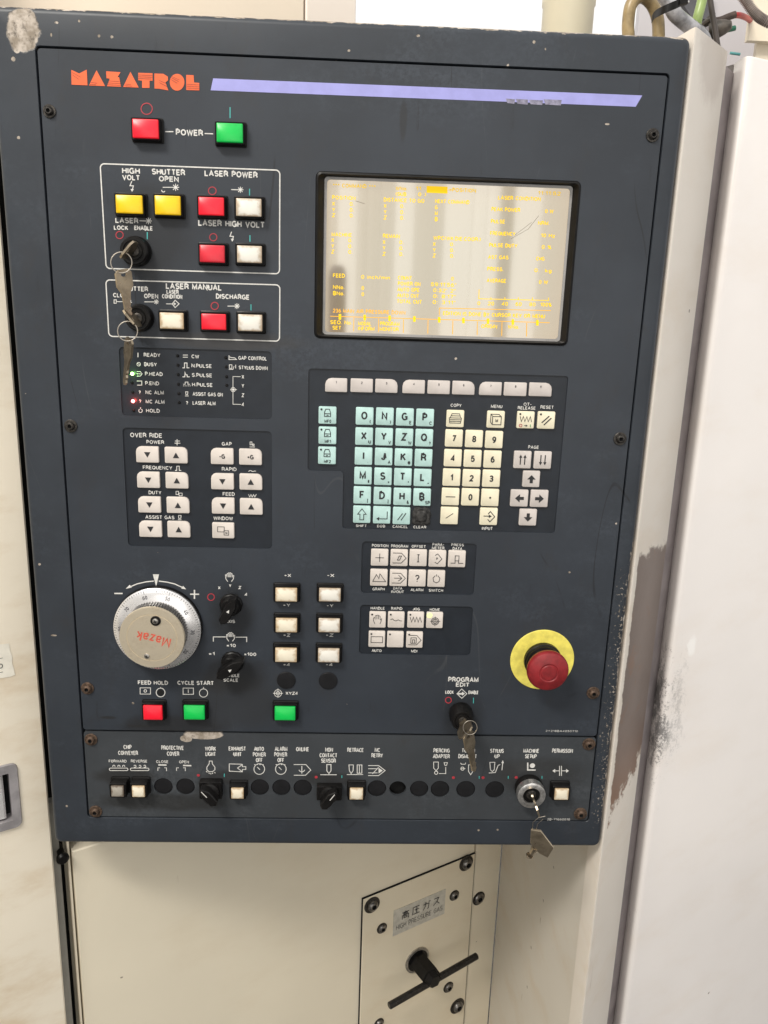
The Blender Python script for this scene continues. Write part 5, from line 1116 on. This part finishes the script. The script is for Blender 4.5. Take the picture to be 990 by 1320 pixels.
# ------------------------------------------------------------------ right hand post
RED = (0.16, 0.08, 0.05)
TP = math.radians(49); DP = Vector((math.cos(TP), math.sin(TP), 0)); NP = Vector((math.sin(TP), -math.cos(TP), 0))
PL = Vector((X1 + .0022, .004, 0))
def pv(x, y, off=0): return V(x, y, PL, DP, off)
PR = g0(pv(868 - 2, 640)); ptl, ptr = pv(903, 42.5), pv(938.5, 68)
def pvt(x, y): return tuple(pv(x, y))
POSTM = cream_paint("post_enamel", (0.78, 0.72, 0.645), smear=.22, specks=.6,
    marks=[(pvt(918, 80), .022, .035, .5, 60, (0.30, 0.22, 0.18), .35)],
    rust=[(PL.x + .0065, pv(800, 1048).z, pv(843, 706).z, 1.1)], black=[])
post = empty("steel_post", PL + Vector((.03, .04, 0)), "cream sheet steel post with bare brown worn patch beside the console", "post")
dz = (ptl.z + ptr.z) / 2
b = MB(); w_ = (PR - PL).length; r_ = .005
prof = [PL + Vector((-.004, .03, 0)), PL + Vector((-.0005, .004, 0))] + [PL + DP * (r_ * (1 - math.cos(a))) + Vector((0, -r_ * math.sin(a) * .0 , 0)) + NP * (r_ * .35 * math.sin(a)) for a in (math.pi / 2 * j / 4 for j in range(1, 5))] + [PR + NP * .00175 - DP * .003, PR - DP * .0006 + NP * .0008, PR - NP * .03]
b.rings([[p + ZV * z for p in prof] for z in (0, dz)], 0, closed=False); b.poly([p + ZV * dz for p in prof]); b.build("post_face", POSTM, post)
# shaded return under the console between cabinet and post
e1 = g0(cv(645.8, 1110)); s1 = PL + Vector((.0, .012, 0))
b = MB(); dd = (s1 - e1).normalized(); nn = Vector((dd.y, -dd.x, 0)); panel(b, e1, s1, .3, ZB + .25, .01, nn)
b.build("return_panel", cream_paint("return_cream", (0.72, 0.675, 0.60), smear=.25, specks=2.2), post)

# ------------------------------------------------------------------ right hand door
DC = PR + DP * .006 - Vector((0, .020, 0))
rr0 = ray(957, 120); TD = math.radians(26); D2_ = Vector((math.cos(TD), math.sin(TD), 0)); N2 = Vector((math.sin(TD), -math.cos(TD), 0))
# corner of the door: on the sight line of its left front edge
t_ = ((PR.y + .004) - EYE.y) / rr0.y; corner = g0(EYE + rr0 * t_)
def dv(x, y, off=0): return V(x, y, corner, D2_, off)
def dvt(x, y): return tuple(dv(x, y))
DOORM = cream_paint("door_enamel", (0.80, 0.76, 0.735), smear=.10, specks=.5, rough=.33,
    black=[(dvt(852, 930), .016, .095, .35, 30, .7), (dvt(862, 925), .026, .085, .5, 24, .30), (dvt(805, 1210), .013, .07, .5, 30, .75)],
    marks=[(dvt(892, 832), .006, .012, .7, 90, (0.86, 0.84, 0.82), .9), (dvt(908, 380), .02, .3, .5, 15, (0.62, 0.57, 0.52), .25)])
rd = empty("right_door", corner + D2_ * .3, "pale cream sheet metal door right of the post with black smudges along its edge", "cabinet door")
back = g0(V(943.5, 120, PR, Vector((1, 0, 0))))
rb = ray(942, 120); back = g0(EYE + rb * ((corner.y + .032 - EYE.y) / rb.y))
dzt = dv(960, 69.5).z
sd = (corner - back).normalized(); prof = [back]
rr_ = .012
for j in range(7):
    t = j / 6; a_ = corner - sd * rr_; c_ = corner + D2_ * rr_
    prof.append(a_ * (1 - t) ** 2 + corner * 2 * t * (1 - t) + c_ * t * t)
prof += [corner + D2_ * .9, corner + D2_ * .9 - N2 * .04]
b = MB(); b.rings([[p + ZV * 0.0 for p in prof], [p + ZV * (dzt - .002) for p in prof], [p - N2 * .0012 + ZV * dzt for p in prof]], 0, closed=False)
b.poly([p - N2 * .0012 + ZV * dzt for p in prof] + [back - N2 * .02 + ZV * dzt]); b.build("door_skin", DOORM, rd)
b = MB(); b.box((0, 0, 0), (1, 1, 1)); b.v = []; b.f = []; b.m = []
s0 = PR - NP * .006 - DP * .001; s1_ = back + Vector((.004, .004, 0))
b.rings([[s0 + ZV * .0, s0.lerp(s1_, .5) + NP * .002, s1_], [s0 + ZV * (dz - .008), s0.lerp(s1_, .5) + NP * .002 + ZV * (dz - .008), s1_ + ZV * (dz - .008)]], 0, closed=False)
tag(b.build("door_seal", mat("grey_seal", (0.30, 0.265, 0.27), .6, var=.18, vscale=25), None), "grimy grey rubber strip filling the gap between post and right door", "seal strip")

# ------------------------------------------------------------------ left hand door
rl = ray(41.5, 800); LC = g0(EYE + rl * ((.030 - EYE.y) / rl.y))
def lv(x, y, off=0): return V(x, y, LC, D1, off)
ld = empty("left_door", LC - D1 * .2, "cream sheet metal door left of the console with a recessed silver pull", "cabinet door")
hx0, hx1 = lv(-40, 1020), lv(25.5, 1020); hz1, hz0 = (lv(20, 984).z + lv(0, 985).z) / 2, lv(22, 1066).z
hw1 = (g0(hx1) - LC).dot(D1); hw0 = hw1 - .085
def lq(w, z, off=0.0): return LC + D1 * w + ZV * z + N1 * off
b = MB(); loops = [[(-.9, .0), (0, .0), (0, 2.4), (-.9, 2.4)], rr(hw0 + .004, hz0 + .004, hw1 - .004, hz1 - .004, .005)]
L3 = [[Vector((x, z, 0)) for x, z in L] for L in loops]; tri = tessellate_polygon(L3); fl = [p for L in loops for p in L]
b.add([lq(x, z) for x, z in fl], [tuple(t) for t in tri]); b.rings([[lq(0, 0), lq(0, 2.4)], [lq(.0016, 0, -.0015), lq(.0016, 2.4, -.0015)], [lq(.0016, 0, -.02), lq(.0016, 2.4, -.02)]], closed=False)
b.rings([[lq(x, z) for x, z in loops[1]], [lq(x, z, -.02) for x, z in loops[1]]]); b.build("door_skin", WHITE_DOOR, ld, smooth=0)
b = MB(); R1 = rr(hw0, hz0, hw1, hz1, .007); R2 = rr(hw0 + .001, hz0 + .001, hw1 - .001, hz1 - .001, .0065); R3 = rr(hw0 + .0095, hz0 + .0105, hw1 - .0095, hz1 - .0105, .001)
b.rings([[lq(x, z, .0003) for x, z in R1], [lq(x, z, .0022) for x, z in R2], [lq(x, z, .0022) for x, z in R3], [lq(x, z, -.016) for x, z in R3]])
hd = b.build("pull_frame", mat("grey_cast_metal", (0.36, 0.34, 0.35), .45, .3, var=.2, vscale=60), ld)
b = MB(); b.poly([lq(x, z, -.014) for x, z in R3]); b.build("recess", DARK, hd, smooth=0)
b = MB(); x0q, x1q = hw0 + .012, hw1 - .0150; b.rings([[lq(x0q, hz0 + .012, -.004), lq(x1q, hz0 + .012, -.004), lq(x1q, hz1 - .014, -.004), lq(x0q, hz1 - .014, -.004)], [lq(x0q, hz0 + .013, -.002), lq(x1q - .002, hz0 + .013, -.002), lq(x1q - .002, hz1 - .016, -.002), lq(x0q, hz1 - .016, -.002)]], 0, False, True)
b.build("pull_flap", mat("polished_flap", (0.78, 0.77, 0.76), .25, .5, var=.1), hd)
# torn paper sticker
sw = (g0(lv(16, 850)) - LC).dot(D1); sz1, sz0 = lv(13, 828).z, lv(16, 871).z
b = MB(); so_ = [(sw - .055, sz0), (sw - .02, sz0 + .0004), (sw - .004, sz0 - .0006), (sw + .0012, sz0 + .0006), (sw + .0004, sz0 + .008), (sw - .0006, sz0 + .014), (sw, sz0 + .021), (sw - .0015, sz0 + .028), (sw - .0018, sz1 - .001), (sw - .012, sz1), (sw - .03, sz1 - .001), (sw - .055, sz1)]
b.poly([lq(x, z, .0004) for x, z in so_])
stk = b.build("paper_sticker", mat("aged_paper", (0.82, 0.78, 0.68), .7, var=.08, vscale=60), None, smooth=0); tag(stk, "torn aged paper sticker on the left door level with the handwheel", "sticker")
b = MB()
b.text("AUTO", lq(sw - .0185, sz0 + .0135, .0007), .018, .0052, 0, u=D1)
b.ribbon([lq(sw - .03, sz0 + .0215, .0006), lq(sw - .009, sz0 + .022, .0006)], .0004, n=N1); b.ribbon([lq(sw - .018, sz0 + .0085, .0006), lq(sw - .014, sz0 + .0065, .0006), lq(sw - .010, sz0 + .0065, .0006)], .0005, n=N1)
b.build("lettering", PRB, stk, smooth=0)
# grey jamb and dark slot between door and cabinet, with its knob
j0, j1 = g0(cv(60, 1110)) + N1 * .004, g0(cv(79.5, 1110)) + N1 * .004
b = MB(); panel(b, j0 - N1 * .012, j1 - N1 * .012, 0, ZB + .015, .01, N1, bev=.0008); tag(b.build("door_jamb", mat("grey_jamb", (0.30, 0.29, 0.26), .5, var=.15, vscale=20), None), "narrow grey jamb strip between the left door and the cabinet", "door jamb")
ko = V(80, 1104, CAB, D1, .002); b = MB(); b.lathe(ko, [(.0042, -.02), (.0042, .0), (.0068, .001), (.0072, .005), (.005, .0075)], N1, 16)
tag(b.build("latch_knob", BLK, None), "small black knob in the slot under the console's lower left corner", "knob")

# ------------------------------------------------------------------ things behind and above the console
def at(x, y, Y): r = ray(x, y); return EYE + r * ((Y - EYE.y) / r.y)
def px_at(x, y, Y): return (at(x + 1, y, Y) - at(x, y, Y)).length
c = at(733, 8, .22); k = px_at(733, 8, .22); rc = 33.5 * k
b = MB(); b.lathe(Vector((c.x, c.y, 1.35)), [(rc * .97, 0), (rc * .97, c.z - 1.352), (rc * 1.01, c.z - 1.350), (rc * 1.01, c.z - 1.338), (rc * .97, c.z - 1.336)], Vector((0, 0, 1)), 40, up=Vector((0, 1, 0)))
duct = tag(b.build("round_duct", mat("cream_duct", (0.72, 0.66, 0.50), .4, var=.05, vscale=10), None), "short cream round duct standing behind the top of the console", "duct")

def bez(pts, n=10):
    """smooth curve through the points (Catmull-Rom)"""
    q = [pts[0]] + list(pts) + [pts[-1]]; out = []
    for i in range(1, len(q) - 2):
        for k in range(n):
            t = k / n; a, b_, c_, d = q[i - 1], q[i], q[i + 1], q[i + 2]
            out.append(0.5 * ((2 * b_) + (c_ - a) * t + (2 * a - 5 * b_ + 4 * c_ - d) * t * t + (3 * b_ - a - 3 * c_ + d) * t ** 3))
    out.append(pts[-1]); return out
cQ = crop(780, 0, 4.714)
def Q(x, y, Y): return at(*cQ(x, y), Y)
def cable(name, pts, rpx, m, label, cat="cable", n=10, seg=12):
    P_ = [Q(*p) for p in pts]; k = px_at(*cQ(pts[0][0], pts[0][1]), pts[0][2]) / 4.714
    b = MB(); b.tube(bez(P_, n), rpx * k, seg); return tag(b.build(name, m, None), label, cat)
HOSE = mat("tan_hose", (0.27, 0.20, 0.10), .35, var=.3, vscale=60)
cable("hose_loop", [(142, 420, .09), (142, 240, .09), (140, 140, .09), (158, 30, .09), (215, -22, .092), (280, 20, .098), (318, 110, .10), (325, 220, .10), (325, 420, .10)], 37, HOSE, "tan hose bent into a loop above the console's top right corner", "hose")
cable("clear_hose", [(330, -70, .07), (385, 10, .072), (430, 90, .075), (520, 165, .085), (585, 215, .10), (612, 280, .11), (612, 360, .12)], 44, mat("clear_hose", (0.36, 0.36, 0.38), .2, var=.6, vscale=50), "thick translucent grey hose running down behind the post", "hose")
cable("green_cable", [(600, -60, .10), (585, 20, .10), (562, 110, .10), (548, 190, .105), (540, 300, .11)], 30, mat("green_yellow_sheath", (0.28, 0.38, 0.13), .35, var=.15), "yellow-green cable standing behind the console corner")
cable("grey_cable", [(632, -60, .115), (640, 10, .115), (652, 90, .115), (668, 180, .115), (690, 320, .115)], 17, mat("brown_grey_sheath", (0.055, 0.045, 0.04), .5), "thin brown-grey cable beside the yellow-green cable")
cable("red_cable", [(690, 128, .16), (735, 108, .16), (800, 92, .165), (850, 104, .18), (890, 132, .21), (940, 190, .26)], 17, mat("red_sheath", (0.50, 0.05, 0.05), .4), "red cable arching out of a brown sleeve above the post")
cable("brown_sleeve", [(640, 130, .155), (700, 122, .155), (750, 102, .155), (792, 88, .155)], 20, mat("brown_sleeve", (0.05, 0.032, 0.025), .5, var=.5, vscale=150), "brown taped sleeve on the end of the red cable", "cable sleeve")
cable("dark_green_lead", [(700, 190, .15), (740, 182, .15), (790, 170, .15)], 15, mat("dark_green_sheath", (0.012, 0.10, 0.06), .4), "short dark green capped lead above the post", "cable")
cable("teal_lead", [(760, 322, .2), (790, 326, .2), (820, 330, .2)], 8, mat("teal_sheath", (0.10, 0.32, 0.32), .5), "tiny teal lead end between the post and the right door", "cable")
b = MB(); KN = mat("dirty_connector", (0.06, 0.05, 0.04), .5, var=.5, vscale=150, bump=.3); k = px_at(925, 35, .14) / 4.714
b.lathe(Q(640, 190, .135), [(48 * k, 0), (52 * k, .006), (40 * k, .014), (22 * k, .02)], Vector((.7, -.5, .15)).normalized(), 14)
b.lathe(Q(600, 150, .14), [(18 * k, 0), (22 * k, .004), (14 * k, .012)], Vector((.3, -.8, .2)).normalized(), 10); b.lathe(Q(620, 125, .14), [(12 * k, 0), (16 * k, .004), (10 * k, .010)], Vector((.3, -.8, .4)).normalized(), 10)
tag(b.build("cable_gland", KN, None), "grimy brown cable gland where the small leads meet", "cable gland")
# cable tie: band, tail and head
tie = empty("cable_tie", Q(390, 60, .05), "black cable tie strapped round the hoses over the console corner", "cable tie")
b = MB(); pts = bez([Q(283, 118, .060), Q(300, 92, .052), Q(345, 66, .040), Q(400, 42, .036), Q(450, 20, .040), Q(478, 2, .055)], 6); wdt = 22 * px_at(855, 10, .05) / 4.714
b.rings([[p + ZV * wdt, p + ZV * wdt - Yv * .002, p - ZV * wdt - Yv * .002, p - ZV * wdt] for p in pts], 0, True, True); b.build("strap", BLK, tie)
c = Q(465, 10, .042); b = MB(); s_ = 36 * px_at(870, 5, .05) / 4.714
b.slab([c + Vector((x * s_, 0, z * s_)) for x, z in ((-.7, -.9), (.8, -.5), (.6, .9), (-.9, .6))], NORM, .006, .001); b.build("clasp", BLK, tie)
b = MB(); b.tube([Q(470, 6, .04), Q(498, 14, .038), Q(512, 8, .037)], .0008, 6); b.build("tail", mat("white_tail", (0.7, 0.7, 0.7), .4), tie)
# corrugated conduit
pts = bez([Q(800, -70, .16), Q(850, 0, .16), Q(905, 75, .16), Q(960, 120, .16), (Q(1060, 165, .16))], 26); k = px_at(970, 10, .22) / 4.714
b = MB(); N_ = len(pts); b.tube(pts, 1, 3); b.v = []; b.f = []; b.m = []
fine = []
for i in range(N_ - 1):
    for t in (0, .5): fine.append(pts[i].lerp(pts[i + 1], t))
b.tube(fine, lambda t: (29 if int(round(t * (len(fine) - 1))) % 6 < 3 else 22) * k, 14)
tag(b.build("corrugated_conduit", mat("conduit_brown", (0.24, 0.20, 0.18), .5, var=.3, vscale=80), None, smooth=20), "brown-grey corrugated conduit crossing the top right corner", "conduit")
# grey cabinet, its dark opening and the cream box behind the cables
b = MB(); a, e = at(820, 60, .30), at(1060, 60, .30); b.box((a.x, .30, 1.2), (e.x, .312, 2.6)); gc = tag(b.build("grey_cabinet", mat("lavender_grey", (0.52, 0.50, 0.52), .5, var=.04, vscale=6), None), "pale lavender-grey cabinet standing behind the cables", "cabinet")
b = MB(); b.slab([Q(437, 5, .292), Q(468, -60, .292), Q(640, -60, .292), Q(640, 130, .292), Q(520, 130, .292)], NORM, .006, .001); tag(b.build("dark_bracket", mat("dark_grey_metal", (0.09, 0.09, 0.10), .5), None), "dark grey bracket plate behind the cable tie", "bracket")
a = at(963, 50, .2); e = at(1080, 50, .2)
zb_q = at(975, 52.5, .2).z
b = MB(); zt_q = at(968, -10, .2).z
b.box((a.x + .0015, .2, zb_q), (e.x, .209, zt_q)); tag(b.build("cream_box", mat("cream_box", (0.78, 0.70, 0.56), .45, var=.04, vscale=8), None), "cream metal box under the corrugated conduit at the top right", "box")
a = at(974, 70, .213); e = at(1090, 70, .213); b = MB(); b.box((a.x, .213, 1.2), (e.x, .219, at(980, 45, .213).z)); tag(b.build("cream_cover", mat("cream_panel", (0.80, 0.72, 0.58), .45, var=.04), None), "cream panel below the small box, behind the right door's top", "panel")

# ------------------------------------------------------------------ blue upright added out of view, only to be mirrored at the screen's lower left
def mir(px, py, Y): p = P(px, py, DS); f = (EYE.y - Y) / -EYE.y * -1; f = (-Y - EYE.y) / -EYE.y; return Vector((EYE.x + (p.x - EYE.x) * f, Y, EYE.z + (p.z - EYE.z) * f))
m0, m1 = mir(424, 342, -2.4), mir(447, 342, -2.4); r_ = (m1.x - m0.x) / 2
b = MB(); b.lathe(Vector(((m0.x + m1.x) / 2, -2.4, 0)), [(r_, 0), (r_, m0.z - .05), (r_ * .9, m0.z - .02), (r_ * .6, m0.z)], ZV, 20, up=Yv)
tag(b.build("blue_standin", mat("blue_standin", (0.08, 0.13, 0.30), .5), None), "dark blue bollard behind the operator, mirrored in the screen's lower left", "reflection_standin")
# ------------------------------------------------------------------ the doorway of the hall behind the operator, mirrored in the screen
dw = empty("strip_curtain_doorway", (0.1, -3.2, 0), "tall daylit doorway hung with translucent strips behind the operator", "doorway")
def glowm(name, col, e):
    n = NT(name); n.put(n.b.inputs['Base Color'], (0.5, 0.5, 0.5)); n.put(n.b.inputs['Emission Color'], col); n.b.inputs['Emission Strength'].default_value = e; return n.m
GM = [glowm("daylit_strip", (1, .97, .92), 1.2), glowm("daylit_strip_soft", (1, .96, .9), .72), glowm("daylit_strip_dim", (.98, .95, .92), .32)]
x = -.75; i = 0
while x < 1.75:
    w_ = random.choice((.04, .06, .09, .13)); m = random.choice((0, 0, 1, 1, 2)); b = MB(); z0, z1 = .55, 3.0
    b.rings([[Vector((x + w_ * t, -3.2 + .015 * math.sin(math.pi * t), z)) for t in (0, .25, .5, .75, 1)] for z in (z0, z1)], closed=False)
    b.build("curtain_strip", GM[m], dw); x += w_ + .004; i += 1
b = MB(); b.box((-.9, -3.26, 3.0), (2.1, -3.16, 3.15)); b.box((-.9, -3.26, 0), (-.78, -3.16, 3.0)); b.box((1.98, -3.26, 0), (2.1, -3.16, 3.0)); b.build("door_frame", mat("steel_frame", (0.2, 0.2, 0.2), .5), dw)
b = MB(); b.box((-6, -3.3, 0), (-.9, -3.2, 3.4)); b.box((2.1, -3.3, 0), (6, -3.2, 3.4)); b.box((-.9, -3.3, 3.15), (2.1, -3.2, 3.4)); b.build("wall", mat("hall_wall", (0.68, 0.66, 0.62), .7), None, kind='structure')
